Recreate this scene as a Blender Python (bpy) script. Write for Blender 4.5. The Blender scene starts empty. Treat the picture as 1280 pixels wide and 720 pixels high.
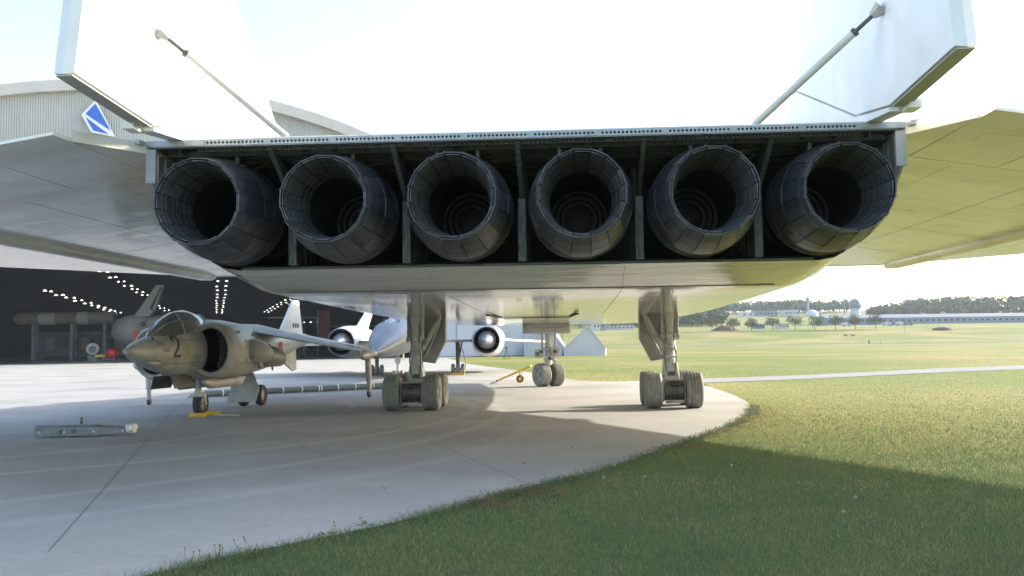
import bpy, bmesh, math, random
import numpy as np
from math import sin, cos, pi, radians, sqrt, tan, atan2
from mathutils import Vector, Matrix
random.seed(7); rng = np.random.default_rng(7)
SC = bpy.context.scene; COL = SC.collection

# ------------------------------------------------------------------ camera, sky, sun, exposure
CAM = Vector((0.65, 0.0, 1.85)); FPX = 1150.0
YAW, PITCH, ROLL = radians(3.3), radians(3.48), radians(0.735)
F3 = Vector((-sin(YAW), cos(YAW), 0)); R3 = Vector((cos(YAW), sin(YAW), 0)); Z3 = Vector((0, 0, 1))
cf = F3*cos(PITCH) + Z3*sin(PITCH); cu = Z3*cos(PITCH) - F3*sin(PITCH)
cr = R3*cos(ROLL) - cu*sin(ROLL); cu = cu*cos(ROLL) + R3*sin(ROLL)
cd = bpy.data.cameras.new('camera'); cam = bpy.data.objects.new('camera', cd); COL.objects.link(cam)
cd.sensor_width = 36; cd.lens = 36*FPX/1280; cd.clip_start = 0.1; cd.clip_end = 9000
M = Matrix((cr, cu, -cf)).transposed().to_4x4(); M.translation = CAM; cam.matrix_world = M
SC.camera = cam

SUN_EL, SUN_AZ = radians(21.5), radians(64.0)          # azimuth clockwise from +Y
w = bpy.data.worlds.new('World'); SC.world = w; w.use_nodes = True
nt = w.node_tree; nt.nodes.clear()
sky = nt.nodes.new('ShaderNodeTexSky'); sky.sky_type = 'NISHITA'; sky.sun_disc = False
sky.sun_elevation = SUN_EL; sky.sun_rotation = SUN_AZ
sky.air_density = 1.0; sky.dust_density = 2.4; sky.ozone_density = 1.0; sky.altitude = 200
bg = nt.nodes.new('ShaderNodeBackground'); bg.inputs['Strength'].default_value = 0.15
wo = nt.nodes.new('ShaderNodeOutputWorld')
nt.links.new(sky.outputs[0], bg.inputs[0]); nt.links.new(bg.outputs[0], wo.inputs[0])
sl = bpy.data.lights.new('sun', 'SUN'); sl.energy = 2.9; sl.angle = radians(0.5); sl.color = (1, 0.94, 0.85)
sun = bpy.data.objects.new('sun', sl); COL.objects.link(sun)
SUND = Vector((sin(SUN_AZ)*cos(SUN_EL), cos(SUN_AZ)*cos(SUN_EL), sin(SUN_EL)))
sun.rotation_euler = SUND.to_track_quat('Z', 'Y').to_euler(); sun.location = (60, 30, 60)
SC.view_settings.view_transform = 'Standard'; SC.view_settings.look = 'None'
SC.view_settings.exposure = 1.92; SC.view_settings.gamma = 1; SC.view_settings.use_curve_mapping = False

# ------------------------------------------------------------------ helpers: where things stand
def ray(px, py):
    return (cf*FPX + cr*(px-640) - cu*(py-360)).normalized()
def G(px, py, z=0.0):                                   # the ground point seen at a spot of the photograph
    d = ray(px, py); t = (z-CAM.z)/d.z; return CAM + d*t
def P(px, py, D):                                       # the point that far ahead
    d = ray(px, py); return CAM + d*(D/d.dot(F3))
def W(X, D, z=0.0):
    p = CAM + R3*X + F3*D; return Vector((p.x, p.y, z))
def smooth_i(x, pts):
    return float(np.interp(x, [p[0] for p in pts], [p[1] for p in pts]))
TERR = [(300, 0), (345, .75), (380, 2.6), (430, 6.6), (520, 9.4), (600, 12), (800, 23), (1000, 33), (1500, 42), (6000, 60)]
def terr(p):
    D = (Vector(p[:2]+(0,)) if isinstance(p, tuple) else Vector((p.x, p.y, 0)))
    return smooth_i((D-Vector((CAM.x, CAM.y, 0))).dot(F3), TERR)

# ------------------------------------------------------------------ helpers: materials
def mat(name, c1, c2=None, scale=3, rough=.5, metal=0, bump=0, bscale=40, stretch=(1, 1, 1), rnd=0, detail=5,
        spec=.5, emit=None, lo=.35, hi=.65, bdist=.02, coords='Object', bstretch=None, c3=None, s3=.4, wave=None, coat=0):
    m = bpy.data.materials.new(name); m.use_nodes = True; t = m.node_tree; N = t.nodes; L = t.links
    b = N['Principled BSDF']; b.inputs['Roughness'].default_value = rough; b.inputs['Metallic'].default_value = metal
    b.inputs['Specular IOR Level'].default_value = spec; b.inputs['Coat Weight'].default_value = coat; b.inputs['Coat Roughness'].default_value = .08
    tc = N.new('ShaderNodeTexCoord'); mp = N.new('ShaderNodeMapping'); mp.inputs['Scale'].default_value = stretch
    L.new(tc.outputs[coords], mp.inputs[0])
    col = None
    if c2:
        n = N.new('ShaderNodeTexNoise'); n.inputs['Scale'].default_value = scale; n.inputs['Detail'].default_value = detail
        n.inputs['Roughness'].default_value = .62
        L.new(mp.outputs[0], n.inputs['Vector'])
        mr = N.new('ShaderNodeMapRange'); mr.inputs[1].default_value = lo; mr.inputs[2].default_value = hi
        L.new(n.outputs[0], mr.inputs[0])
        mx = N.new('ShaderNodeMix'); mx.data_type = 'RGBA'; mx.inputs[6].default_value = (*c1, 1); mx.inputs[7].default_value = (*c2, 1)
        L.new(mr.outputs[0], mx.inputs[0]); col = mx.outputs[2]
        if c3:
            n3 = N.new('ShaderNodeTexNoise'); n3.inputs['Scale'].default_value = s3; n3.inputs['Detail'].default_value = 6
            L.new(mp.outputs[0], n3.inputs['Vector'])
            r3 = N.new('ShaderNodeMapRange'); r3.inputs[1].default_value = .5; r3.inputs[2].default_value = .72
            L.new(n3.outputs[0], r3.inputs[0])
            m3 = N.new('ShaderNodeMix'); m3.data_type = 'RGBA'; m3.inputs[7].default_value = (*c3, 1)
            L.new(r3.outputs[0], m3.inputs[0]); L.new(col, m3.inputs[6]); col = m3.outputs[2]
    if rnd:
        oi = N.new('ShaderNodeObjectInfo'); mr2 = N.new('ShaderNodeMapRange')
        mr2.inputs[3].default_value = 1-rnd; mr2.inputs[4].default_value = 1+rnd
        L.new(oi.outputs['Random'], mr2.inputs[0])
        hs = N.new('ShaderNodeHueSaturation'); L.new(mr2.outputs[0], hs.inputs['Value'])
        if col: L.new(col, hs.inputs['Color'])
        else: hs.inputs['Color'].default_value = (*c1, 1)
        col = hs.outputs[0]
    if col: L.new(col, b.inputs['Base Color'])
    else: b.inputs['Base Color'].default_value = (*c1, 1)
    if bump:
        mp2 = N.new('ShaderNodeMapping'); mp2.inputs['Scale'].default_value = bstretch or stretch; L.new(tc.outputs[coords], mp2.inputs[0])
        n2 = N.new('ShaderNodeTexNoise'); n2.inputs['Scale'].default_value = bscale; n2.inputs['Detail'].default_value = 4
        L.new(mp2.outputs[0], n2.inputs['Vector'])
        bp = N.new('ShaderNodeBump'); bp.inputs['Strength'].default_value = bump; bp.inputs['Distance'].default_value = bdist
        if wave:
            mp4 = N.new('ShaderNodeMapping'); mp4.inputs['Scale'].default_value = wave[0]; L.new(tc.outputs[coords], mp4.inputs[0])
            n4 = N.new('ShaderNodeTexNoise'); n4.inputs['Scale'].default_value = 1; n4.inputs['Detail'].default_value = 3; L.new(mp4.outputs[0], n4.inputs['Vector'])
            b4 = N.new('ShaderNodeBump'); b4.inputs['Strength'].default_value = 1; b4.inputs['Distance'].default_value = wave[1]
            L.new(n4.outputs[0], b4.inputs['Height']); L.new(b4.outputs[0], bp.inputs['Normal'])
        L.new(n2.outputs[0], bp.inputs['Height']); L.new(bp.outputs[0], b.inputs['Normal'])
    if emit:
        b.inputs['Emission Color'].default_value = (*emit[0], 1); b.inputs['Emission Strength'].default_value = emit[1]
    return m

MT = {}
def D_(k, *a, **kw): MT[k] = mat(k, *a, **kw)
D_('white_belly', (.77, .765, .735), (.66, .655, .62), scale=1.2, stretch=(.35, 3, 1), rough=.07, bump=.9, bscale=2.0, bstretch=(.35, 2.6, 1), bdist=.014, wave=((.25, .75, 1), .05), coat=.6, c3=(.70, .68, .61), s3=.5)
D_('white_paint', (.80, .795, .77), (.70, .69, .66), scale=1.1, rough=.28, bump=.08, bscale=3, bdist=.01)
D_('wing_under', (.80, .79, .755), (.71, .70, .66), scale=.9, stretch=(.5, 2, 1), rough=.14, bump=.4, bscale=1.5, bdist=.012, bstretch=(.4, 2, 1), wave=((.3, .6, 1), .03), coat=.3, c3=(.62, .58, .49), s3=.35)
D_('wing_stain', (.62, .605, .555), (.70, .685, .64), scale=3, stretch=(.6, 2, 1), rough=.2, coat=.3)
D_('steel', (.24, .255, .26), (.17, .182, .19), scale=7, rough=.55, metal=.2)
D_('lip_metal', (.36, .39, .405), (.28, .305, .32), scale=5, rough=.42, metal=.25)
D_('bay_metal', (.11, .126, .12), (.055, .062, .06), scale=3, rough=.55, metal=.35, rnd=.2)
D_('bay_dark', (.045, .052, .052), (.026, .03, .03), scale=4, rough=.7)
D_('web_metal', (.15, .167, .162), (.045, .051, .05), scale=9, stretch=(2, 2, .6), rough=.5, metal=.3, rnd=.15)
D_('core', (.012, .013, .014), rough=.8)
D_('petal', (.115, .123, .138), (.05, .055, .062), scale=6, rough=.40, metal=.6, rnd=.34, bump=.12, bscale=12, bdist=.01, c3=(.14, .125, .105), s3=2.2)
D_('petal_rim', (.095, .10, .107), (.05, .053, .058), scale=6, rough=.5, metal=.5, rnd=.3, bump=.1, bscale=14, bdist=.01)
D_('petal_inner', (.13, .137, .145), (.055, .058, .062), scale=9, rough=.5, metal=.5, rnd=.35)
D_('duct', (.035, .04, .041), (.02, .023, .024), scale=4, rough=.6, metal=.4)
D_('flame_ring', (.115, .12, .116), (.07, .074, .07), scale=9, rough=.5, metal=.5)
D_('seam_pale', (.24, .235, .22), rough=.7)
D_('joint', (.15, .147, .14), rough=.9)
D_('seam', (.05, .048, .045), rough=.8)
D_('tyre', (.28, .27, .245), (.19, .182, .165), scale=9, rough=.85, bump=.2, bscale=60, bdist=.004, rnd=.12)
D_('rim', (.34, .33, .30), (.22, .21, .19), scale=8, rough=.5, metal=.3)
D_('gear_paint', (.57, .565, .53), (.45, .44, .41), scale=4, rough=.42, c3=(.30, .28, .24), s3=3)
D_('gear_dark', (.14, .135, .125), (.08, .078, .07), scale=7, rough=.5, metal=.5)
D_('door_paint', (.44, .43, .39), (.35, .34, .31), scale=2.5, rough=.5)
D_('chrome', (.6, .6, .6), rough=.2, metal=1)
D_('jet_grey', (.50, .495, .44), (.40, .395, .345), scale=2.6, rough=.42, metal=.15, bump=.1, bscale=5, bdist=.01, c3=(.33, .32, .27), s3=1.6)
D_('jet_pale', (.48, .47, .44), (.38, .37, .34), scale=3, rough=.4, c3=(.30, .29, .26), s3=2)
D_('jet_white', (.78, .78, .76), (.68, .68, .66), scale=2, rough=.35)
D_('panel_line', (.10, .098, .088), rough=.7)
D_('black', (.018, .018, .02), rough=.45)
D_('black_paint', (.03, .03, .03), rough=.5)
D_('canopy_glass', (.16, .155, .135), (.11, .108, .095), scale=2, rough=.07, spec=.8)
D_('glass_blue', (.36, .42, .46), (.24, .29, .33), scale=2, rough=.08, spec=.8)
D_('silver', (.22, .23, .25), (.16, .17, .185), scale=1.6, rough=.42, metal=.35, bump=.05, bscale=4, bdist=.01)
D_('silver_white', (.55, .545, .53), (.46, .455, .44), scale=1.2, rough=.35, metal=.05)
D_('spike', (.62, .62, .64), (.50, .50, .53), scale=4, rough=.3, metal=.6)
D_('yellow', (.72, .44, .03), (.60, .35, .02), scale=6, rough=.5)
D_('red', (.62, .03, .02), rough=.45)
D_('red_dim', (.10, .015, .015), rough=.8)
D_('blue', (.035, .12, .50), (.05, .15, .56), scale=.6, rough=.6)
D_('white', (.8, .8, .8), rough=.6)
D_('pipe_green', (.12, .155, .145), (.09, .115, .105), scale=4, rough=.55, rnd=.12)
D_('ring_white', (.62, .63, .6), rough=.6)
D_('wood', (.14, .09, .05), (.09, .06, .035), scale=6, rough=.8)
D_('bark', (.11, .085, .06), (.07, .055, .04), scale=5, rough=.9)
D_('facade', (.44, .44, .40), (.38, .38, .345), scale=.25, rough=.6)
D_('fascia', (.60, .55, .49), (.52, .48, .43), scale=.3, rough=.6)
D_('door_panel', (.46, .49, .53), (.40, .43, .47), scale=.1, rough=.5)
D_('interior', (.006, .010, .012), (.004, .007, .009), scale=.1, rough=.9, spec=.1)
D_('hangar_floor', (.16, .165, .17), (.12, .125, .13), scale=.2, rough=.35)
D_('shed_wall', (.52, .51, .52), (.47, .46, .47), scale=.6, rough=.8)
D_('lamp', (1, 1, 1), emit=((1, .95, .82), 2.2))
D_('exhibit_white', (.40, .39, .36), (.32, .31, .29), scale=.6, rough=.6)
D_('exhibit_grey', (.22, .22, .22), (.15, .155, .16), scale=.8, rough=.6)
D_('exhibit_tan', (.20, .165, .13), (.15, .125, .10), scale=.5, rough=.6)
D_('far_white', (.5, .5, .5), rough=.7)
D_('far_blue', (.20, .225, .27), (.17, .19, .23), scale=.05, rough=.6)
D_('far_roof', (.15, .155, .175), rough=.6)
D_('far_window', (.06, .07, .09), rough=.2)
D_('skin', (.45, .27, .19), rough=.6)
D_('cloth_dark', (.03, .035, .05), rough=.9)
D_('stem', (.20, .16, .08), (.12, .13, .05), scale=20, rough=.8)
D_('seed', (.42, .42, .38), rough=.9)

# ------------------------------------------------------------------ helpers: meshes
class MB:
    def __init__(s): s.v = []; s.f = []
    def add(s, vs, fs):
        o = len(s.v); s.v += [tuple(x) for x in vs]; s.f += [tuple(i+o for i in f) for f in fs]; return s
    def box(s, c, d, rz=0, rx=0, ry=0):
        R = Matrix.Rotation(rz, 3, 'Z') @ Matrix.Rotation(ry, 3, 'Y') @ Matrix.Rotation(rx, 3, 'X'); c = Vector(c)
        vs = [c + R @ Vector((x*d[0]/2, y*d[1]/2, z*d[2]/2)) for x in (-1, 1) for y in (-1, 1) for z in (-1, 1)]
        return s.add(vs, [(0, 1, 3, 2), (4, 6, 7, 5), (0, 4, 5, 1), (2, 3, 7, 6), (0, 2, 6, 4), (1, 5, 7, 3)])
    def beam(s, a, b, wd, h, up=(0, 0, 1)):
        a = Vector(a); b = Vector(b); d = (b-a).normalized(); up = Vector(up)
        if abs(d.dot(up)) > .98: up = Vector((0, 1, 0))
        sx = d.cross(up).normalized(); uz = sx.cross(d)
        vs = [p + sx*(i*wd/2) + uz*(j*h/2) for p in (a, b) for i, j in ((-1, -1), (1, -1), (1, 1), (-1, 1))]
        return s.add(vs, [(0, 3, 2, 1), (4, 5, 6, 7), (0, 1, 5, 4), (1, 2, 6, 5), (2, 3, 7, 6), (3, 0, 4, 7)])
    def loft(s, rings, ca=True, cb=True, closed=True):
        n = len(rings[0]); vs = [p for r in rings for p in r]; fs = []
        for i in range(len(rings)-1):
            for j in range(n if closed else n-1):
                a = i*n+j; b = i*n+(j+1) % n; fs.append((a, b, b+n, a+n))
        if ca: fs.append(tuple(range(n))[::-1])
        if cb: fs.append(tuple((len(rings)-1)*n+j for j in range(n)))
        return s.add(vs, fs)
    def tube(s, pts, r, n=10, ca=True, cb=True):
        pts = [Vector(p) for p in pts]; rs = r if isinstance(r, (list, tuple)) else [r]*len(pts); rings = []
        ref = None
        for i, p in enumerate(pts):
            d = (pts[min(i+1, len(pts)-1)]-pts[max(i-1, 0)])
            if d.length < 1e-9: d = Vector((0, 0, 1))
            d.normalize()
            if ref is None: ref = Vector((0, 0, 1)) if abs(d.z) < .9 else Vector((1, 0, 0))
            u = d.cross(ref).normalized(); v = d.cross(u)
            rings.append([p + (u*cos(2*pi*k/n) + v*sin(2*pi*k/n))*rs[i] for k in range(n)])
        return s.loft(rings, ca, cb)
    def lathe(s, prof, n=24, origin=(0, 0, 0), axis='Y', ca=False, cb=False, ph=0):   # prof: (r, t) along the axis
        o = Vector(origin); rings = []
        for r, t in prof:
            ring = []
            for k in range(n):
                a = 2*pi*k/n+ph; c, d = r*cos(a), r*sin(a)
                ring.append(o + Vector({'Y': (c, t, d), 'X': (t, c, d), 'Z': (c, d, t)}[axis]))
            rings.append(ring)
        return s.loft(rings, ca, cb)
    def prism(s, poly, fa, fb):        # poly of (u,v); fa/fb turn them to points on the two faces
        n = len(poly); vs = [fa(*p) for p in poly] + [fb(*p) for p in poly]
        return s.add(vs, [tuple(range(n))[::-1], tuple(range(n, 2*n))] + [(i, (i+1) % n, n+(i+1) % n, n+i) for i in range(n)])
    def shift(s, d): s.v = [(x+d[0], y+d[1], z+d[2]) for x, y, z in s.v]; return s

def link(o, parent=None):
    COL.objects.link(o)
    if parent: o.parent = parent
    return o
def mesh(name, mb, m, smooth=None, recalc=True):
    me = bpy.data.meshes.new(name); me.from_pydata(mb.v, [], mb.f)
    if recalc:
        b = bmesh.new(); b.from_mesh(me); bmesh.ops.recalc_face_normals(b, faces=b.faces); b.to_mesh(me); b.free()
    if isinstance(m, str): m = MT[m]
    me.materials.append(m)
    if smooth:
        me.polygons.foreach_set('use_smooth', [True]*len(me.polygons)); me.set_sharp_from_angle(angle=radians(smooth))
    me.update(); return me
def tag(o, label=None, cat=None, group=None, kind=None):
    for k, v in (('label', label), ('category', cat), ('group', group), ('kind', kind)):
        if v: o[k] = v
    return o
def part(name, mb, m, parent=None, loc=(0, 0, 0), rot=(0, 0, 0), smooth=None, bevel=0, off=None, recalc=True):
    if off is not None: mb.shift(off)
    me = mb if isinstance(mb, bpy.types.Mesh) else mesh(name, mb, m, smooth, recalc)
    o = bpy.data.objects.new(name, me); o.location = loc; o.rotation_euler = rot; link(o, parent)
    if bevel:
        b = o.modifiers.new('bevel', 'BEVEL'); b.width = bevel; b.segments = 2; b.limit_method = 'ANGLE'; b.angle_limit = radians(40)
    return o
def thing(name, label, cat, loc=(0, 0, 0), rz=0, group=None):
    o = bpy.data.objects.new(name, None); o.empty_display_size = .3; o.location = loc; o.rotation_euler = (0, 0, rz); link(o)
    return tag(o, label, cat, group)
def copy_tree(o, parent=None):
    c = o.copy(); COL.objects.link(c); c.parent = parent
    for ch in list(o.children): copy_tree(ch, c)
    return c
def struct(name, mb, m, parent=None, **kw):
    o = part(name, mb, m, parent, **kw); o['kind'] = 'structure'; return o
def ell(s, zc, hw, hh, n=24, e=2.0, yc=0):       # a superellipse section at fore-aft station s (local x forward)
    r = []
    for k in range(n):
        a = 2*pi*k/n; c, d = cos(a), sin(a)
        r.append(Vector((s, yc+hw*math.copysign(abs(c)**(2/e), c), zc+hh*math.copysign(abs(d)**(2/e), d))))
    return r

# ================================================================== THE SETTING: ground, apron, paths
def sheet(name, m, pts, z, kind='structure', parent=None):
    b = bmesh.new(); vs = [b.verts.new((p.x, p.y, z)) for p in pts]; f = b.faces.new(vs)
    if f.normal.z < 0: f.normal_flip()
    bmesh.ops.triangulate(b, faces=b.faces)
    me = bpy.data.meshes.new(name); b.to_mesh(me); b.free(); me.materials.append(m)
    o = bpy.data.objects.new(name, me); link(o, parent)
    if kind: o['kind'] = kind
    return o
def spline(pts, k=6):                             # Catmull-Rom through points
    out = []; n = len(pts)
    for i in range(n-1):
        p0, p1, p2, p3 = pts[max(i-1, 0)], pts[i], pts[i+1], pts[min(i+2, n-1)]
        for j in range(k):
            t = j/k; out.append(.5*((2*p1)+(p2-p0)*t+(2*p0-5*p1+4*p2-p3)*t*t+(3*p1-p0-3*p2+p3)*t**3))
    out.append(pts[-1]); return out

def grass_mat():
    m = bpy.data.materials.new('grass_ground'); m.use_nodes = True; t = m.node_tree; N = t.nodes; L = t.links
    b = N['Principled BSDF']; b.inputs['Roughness'].default_value = .95; b.inputs['Specular IOR Level'].default_value = .1
    g = N.new('ShaderNodeNewGeometry')
    def noise(s, d=5):
        n = N.new('ShaderNodeTexNoise'); n.inputs['Scale'].default_value = s; n.inputs['Detail'].default_value = d; L.new(g.outputs['Position'], n.inputs['Vector']); return n
    def mixc(f, a, c, lo, hi):
        r = N.new('ShaderNodeMapRange'); r.inputs[1].default_value = lo; r.inputs[2].default_value = hi; L.new(f.outputs[0], r.inputs[0])
        x = N.new('ShaderNodeMix'); x.data_type = 'RGBA'; L.new(r.outputs[0], x.inputs[0])
        for s, v in ((6, a), (7, c)):
            if isinstance(v, tuple): x.inputs[s].default_value = (*v, 1)
            else: L.new(v, x.inputs[s])
        return x.outputs[2]
    c = mixc(noise(.5), (.135, .168, .038), (.18, .19, .048), .36, .68)
    c = mixc(noise(.035, 6), c, (.30, .235, .095), .44, .68)
    c = mixc(noise(7), c, (.11, .135, .038), .5, .75)
    L.new(c, b.inputs['Base Color'])
    bp = N.new('ShaderNodeBump'); bp.inputs['Strength'].default_value = .22; bp.inputs['Distance'].default_value = .04
    L.new(noise(14, 3).outputs[0], bp.inputs['Height']); L.new(bp.outputs[0], b.inputs['Normal'])
    return m
MT['grass_ground'] = grass_mat()

# terrain: one sheet that reaches the horizon, rising beyond the airfield
mb = MB(); Ds = [-60, -10, 5, 20, 40, 70, 110, 160, 220, 300, 320, 345, 362, 380, 405, 430, 475, 520, 560, 600, 700, 800, 900, 1000, 1250, 1500, 2500, 6000]
Xs = [-6000, -2500, -1200, -600, -300, -150, -70, -30, 0, 30, 70, 150, 300, 450, 600, 900, 1500, 2500, 6000]
for d in Ds:
    for x in Xs:
        p = W(x, d); mb.v.append((p.x, p.y, -.03 + smooth_i(d, TERR)))
nX = len(Xs)
for i in range(len(Ds)-1):
    for j in range(nX-1): mb.f.append((i*nX+j, i*nX+j+1, (i+1)*nX+j+1, (i+1)*nX+j))
struct('ground', mb, 'grass_ground', smooth=60)

def concrete_mat():
    m = mat('concrete', (.42, .402, .365), (.345, .332, .305), scale=.35, rough=.85, spec=.25, bump=.25, bscale=30, bdist=.006, c3=(.285, .268, .235), s3=.2, detail=8)
    t = m.node_tree; N = t.nodes; L = t.links; b = N['Principled BSDF']; src = b.inputs['Base Color'].links[0].from_socket
    tc = N.new('ShaderNodeTexCoord'); sep = N.new('ShaderNodeSeparateXYZ'); L.new(tc.outputs['Object'], sep.inputs[0])
    def mth(op, a, c=None):
        n = N.new('ShaderNodeMath'); n.operation = op
        for i, v in enumerate((a, c)):
            if v is None: continue
            if isinstance(v, (int, float)): n.inputs[i].default_value = v
            else: L.new(v, n.inputs[i])
        return n.outputs[0]
    nz = N.new('ShaderNodeTexNoise'); nz.inputs['Scale'].default_value = .8; nz.inputs['Detail'].default_value = 6
    L.new(tc.outputs['Object'], nz.inputs['Vector'])
    nz2 = N.new('ShaderNodeTexNoise'); nz2.inputs['Scale'].default_value = 9; L.new(tc.outputs['Object'], nz2.inputs['Vector'])
    tot = None
    for cx, cy, R, wd, k in ARCS:                 # pale scuffed tyre tracks swung across the slab
        dx = mth('SUBTRACT', sep.outputs[0], cx); dy = mth('SUBTRACT', sep.outputs[1], cy)
        r = mth('SQRT', mth('ADD', mth('MULTIPLY', dx, dx), mth('MULTIPLY', dy, dy)))
        e = mth('SUBTRACT', 1.0, mth('DIVIDE', mth('ABSOLUTE', mth('SUBTRACT', r, R)), wd))
        e = mth('MULTIPLY', mth('MAXIMUM', e, 0.0), k); tot = e if tot is None else mth('MAXIMUM', tot, e)
    tot = mth('MULTIPLY', tot, mth('MULTIPLY', nz.outputs[0], 1.5))
    mx = N.new('ShaderNodeMix'); mx.data_type = 'RGBA'; mx.inputs[7].default_value = (.55, .54, .51, 1)
    L.new(tot, mx.inputs[0]); L.new(src, mx.inputs[6])
    mx2 = N.new('ShaderNodeMix'); mx2.data_type = 'RGBA'; mx2.blend_type = 'MULTIPLY'; mx2.inputs[0].default_value = .25
    L.new(mx.outputs[2], mx2.inputs[6]); L.new(nz2.outputs[0], mx2.inputs[7])
    L.new(mx2.outputs[2], b.inputs['Base Color']); return m
def arc(p1, p2, p3, wd, k):
    a, b, c = (G(*p) for p in (p1, p2, p3))
    d = 2*(a.x*(b.y-c.y)+b.x*(c.y-a.y)+c.x*(a.y-b.y)); q = lambda p: p.x*p.x+p.y*p.y
    ux = (q(a)*(b.y-c.y)+q(b)*(c.y-a.y)+q(c)*(a.y-b.y))/d; uy = (q(a)*(c.x-b.x)+q(b)*(a.x-c.x)+q(c)*(b.x-a.x))/d
    return ux, uy, sqrt((a.x-ux)**2+(a.y-uy)**2), wd, k
ARCS = [arc((250, 570), (420, 550), (575, 500), .22, .55), arc((240, 598), (440, 568), (615, 505), .25, .5), arc((130, 560), (300, 540), (440, 505), .2, .4),
        arc((200, 632), (420, 600), (640, 520), .3, .3)]
MT['concrete'] = concrete_mat()
near_edge = [(60, 752), (170, 722), (280, 696), (400, 672), (500, 651), (575, 631), (649, 611), (739, 590), (819, 564), (882, 542), (925, 524), (937, 510), (930, 500), (904, 489), (872, 479)]
far_edge = [(864, 473.2), (785, 476.5), (730, 476), (700, 472), (675, 467), (640, 462), (585, 454.5), (560, 448)]
NE = spline([G(*p) for p in near_edge]); FE = spline([G(*p) for p in far_edge])
rough = lambda pts, a: [p + Vector((random.gauss(0, a), random.gauss(0, a), 0)) for p in pts]
NEr = rough(spline(NE, 3), .012)
apron_pts = NEr + FE + [W(-2, 150), W(-190, 150), W(-190, 2), W(-6, 2)]
apron = sheet('apron', MT['concrete'], apron_pts, 0)
for a, b in (((217, 512), (60, 690)), ((487, 528), (652, 602)), ((652, 602), (690, 619)), ((217, 512), (262, 480))):
    p, q = G(*a), G(*b); n = (q-p).normalized().cross(Z3)*.007
    o = part('expansion_joint', MB().add([Vector((v.x, v.y, .004)) for v in (p-n, p+n, q+n, q-n)], [(0, 1, 2, 3)]), 'joint', apron)
# footpath that leaves the apron to the right, and the far taxiway
pa = [G(866, 473.5), G(1000, 468.7), G(1180, 459.8), G(1400, 452)]; pb = [G(866, 478.5), G(1000, 473.6), G(1180, 465), G(1400, 456.5)]
D_('path', (.29, .285, .265), (.25, .245, .23), scale=.5, rough=.95, spec=.05)
sheet('path', MT['path'], pa + pb[::-1], -.012)
mb = MB()
for x in range(-60, 1500, 60):
    for d in (338, 343): p = W(x, d); mb.v.append((p.x, p.y, smooth_i(d, TERR)+.05))
for i in range(len(mb.v)//2-1): mb.f.append((2*i, 2*i+2, 2*i+3, 2*i+1))
struct('taxiway', mb, 'path')

# ---- lawn blades: one object, nobody could count them
poly = np.array([(p.x, p.y) for p in NE] + [(W(60, 30).x, W(60, 30).y), (W(60, -3).x, W(60, -3).y), (W(-2, 3).x, W(-2, 3).y)])
def inside(xy, pl):
    x, y = xy[:, 0], xy[:, 1]; r = np.zeros(len(x), bool); j = len(pl)-1
    for i in range(len(pl)):
        xi, yi = pl[i]; xj, yj = pl[j]
        c = ((yi > y) != (yj > y)) & (x < (xj-xi)*(y-yi)/(yj-yi+1e-12)+xi); r ^= c; j = i
    return r
lawn_poly = np.array([(p.x, p.y) for p in NE] + [(p.x, p.y) for p in pb] + [(W(70, 20).x, W(70, 20).y), (W(30, 3).x, W(30, 3).y), (W(-3, 4).x, W(-3, 4).y)])
far_poly = np.array([(p.x, p.y) for p in FE[::-1]] + [(p.x, p.y) for p in pa] + [(W(60, 90).x, W(60, 90).y), (W(-6, 100).x, W(-6, 100).y)])
def blades(name, n, d0, d1, pl, h0, wk, material):
    u = rng.random(n); D = 1/(1/d0 + u*(1/d1-1/d0)); X = (rng.random(n)*1.42-.62)*D
    x = CAM.x + R3.x*X + F3.x*D; y = CAM.y + R3.y*X + F3.y*D; xy = np.stack([x, y], 1)
    k = inside(xy, pl); xy = xy[k]; D = D[k]; n = len(xy)
    clump = .5+.5*np.sin(xy[:, 0]*2.3+1.3*np.sin(xy[:, 1]*1.9))*np.sin(xy[:, 1]*2.9+np.sin(xy[:, 0]*3.1))
    h = h0*(.55+.55*rng.random(n)+.45*clump*rng.random(n))*np.clip(15/D, .42, 1); wd = wk*np.maximum(D/8, 1)*(.7+.6*rng.random(n))
    a = rng.random(n)*2*pi; lean = h*(.25+.7*rng.random(n)); b = rng.random(n)*2*pi
    px, py = np.cos(a)*wd/2, np.sin(a)*wd/2; lx, ly = np.cos(b)*lean, np.sin(b)*lean
    z0 = np.full(n, -.03)
    v = np.empty((n, 5, 3)); bx, by = xy[:, 0], xy[:, 1]
    v[:, 0] = np.stack([bx-px, by-py, z0], 1); v[:, 1] = np.stack([bx+px, by+py, z0], 1)
    v[:, 2] = np.stack([bx+px*.8+lx*.35, by+py*.8+ly*.35, z0+h*.6], 1); v[:, 3] = np.stack([bx-px*.8+lx*.35, by-py*.8+ly*.35, z0+h*.6], 1)
    v[:, 4] = np.stack([bx+lx, by+ly, z0+h], 1)
    me = bpy.data.meshes.new(name); me.vertices.add(n*5); me.vertices.foreach_set('co', v.ravel())
    base = (np.arange(n)*5)[:, None]
    lp = np.concatenate([base+np.array([0, 1, 2, 3]), base+np.array([3, 2, 4])], 1).ravel()
    me.loops.add(len(lp)); me.loops.foreach_set('vertex_index', lp.astype(np.int32))
    me.polygons.add(n*2); st = (np.arange(n)*7)[:, None]+np.array([0, 4]); me.polygons.foreach_set('loop_start', st.ravel().astype(np.int32))
    me.update(); me.validate()
    dry = np.interp(D, [11, 26], [.42, .60])+(rng.random(n)-.45)*np.clip(12/D, .12, 1); ca = np.repeat(np.stack([dry, rng.random(n), clump, np.ones(n)], 1), 5, 0)
    at = me.color_attributes.new('tint', 'FLOAT_COLOR', 'POINT'); at.data.foreach_set('color', ca.ravel().astype(np.float32))
    me.materials.append(material); o = bpy.data.objects.new(name, me); link(o); return o
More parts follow.
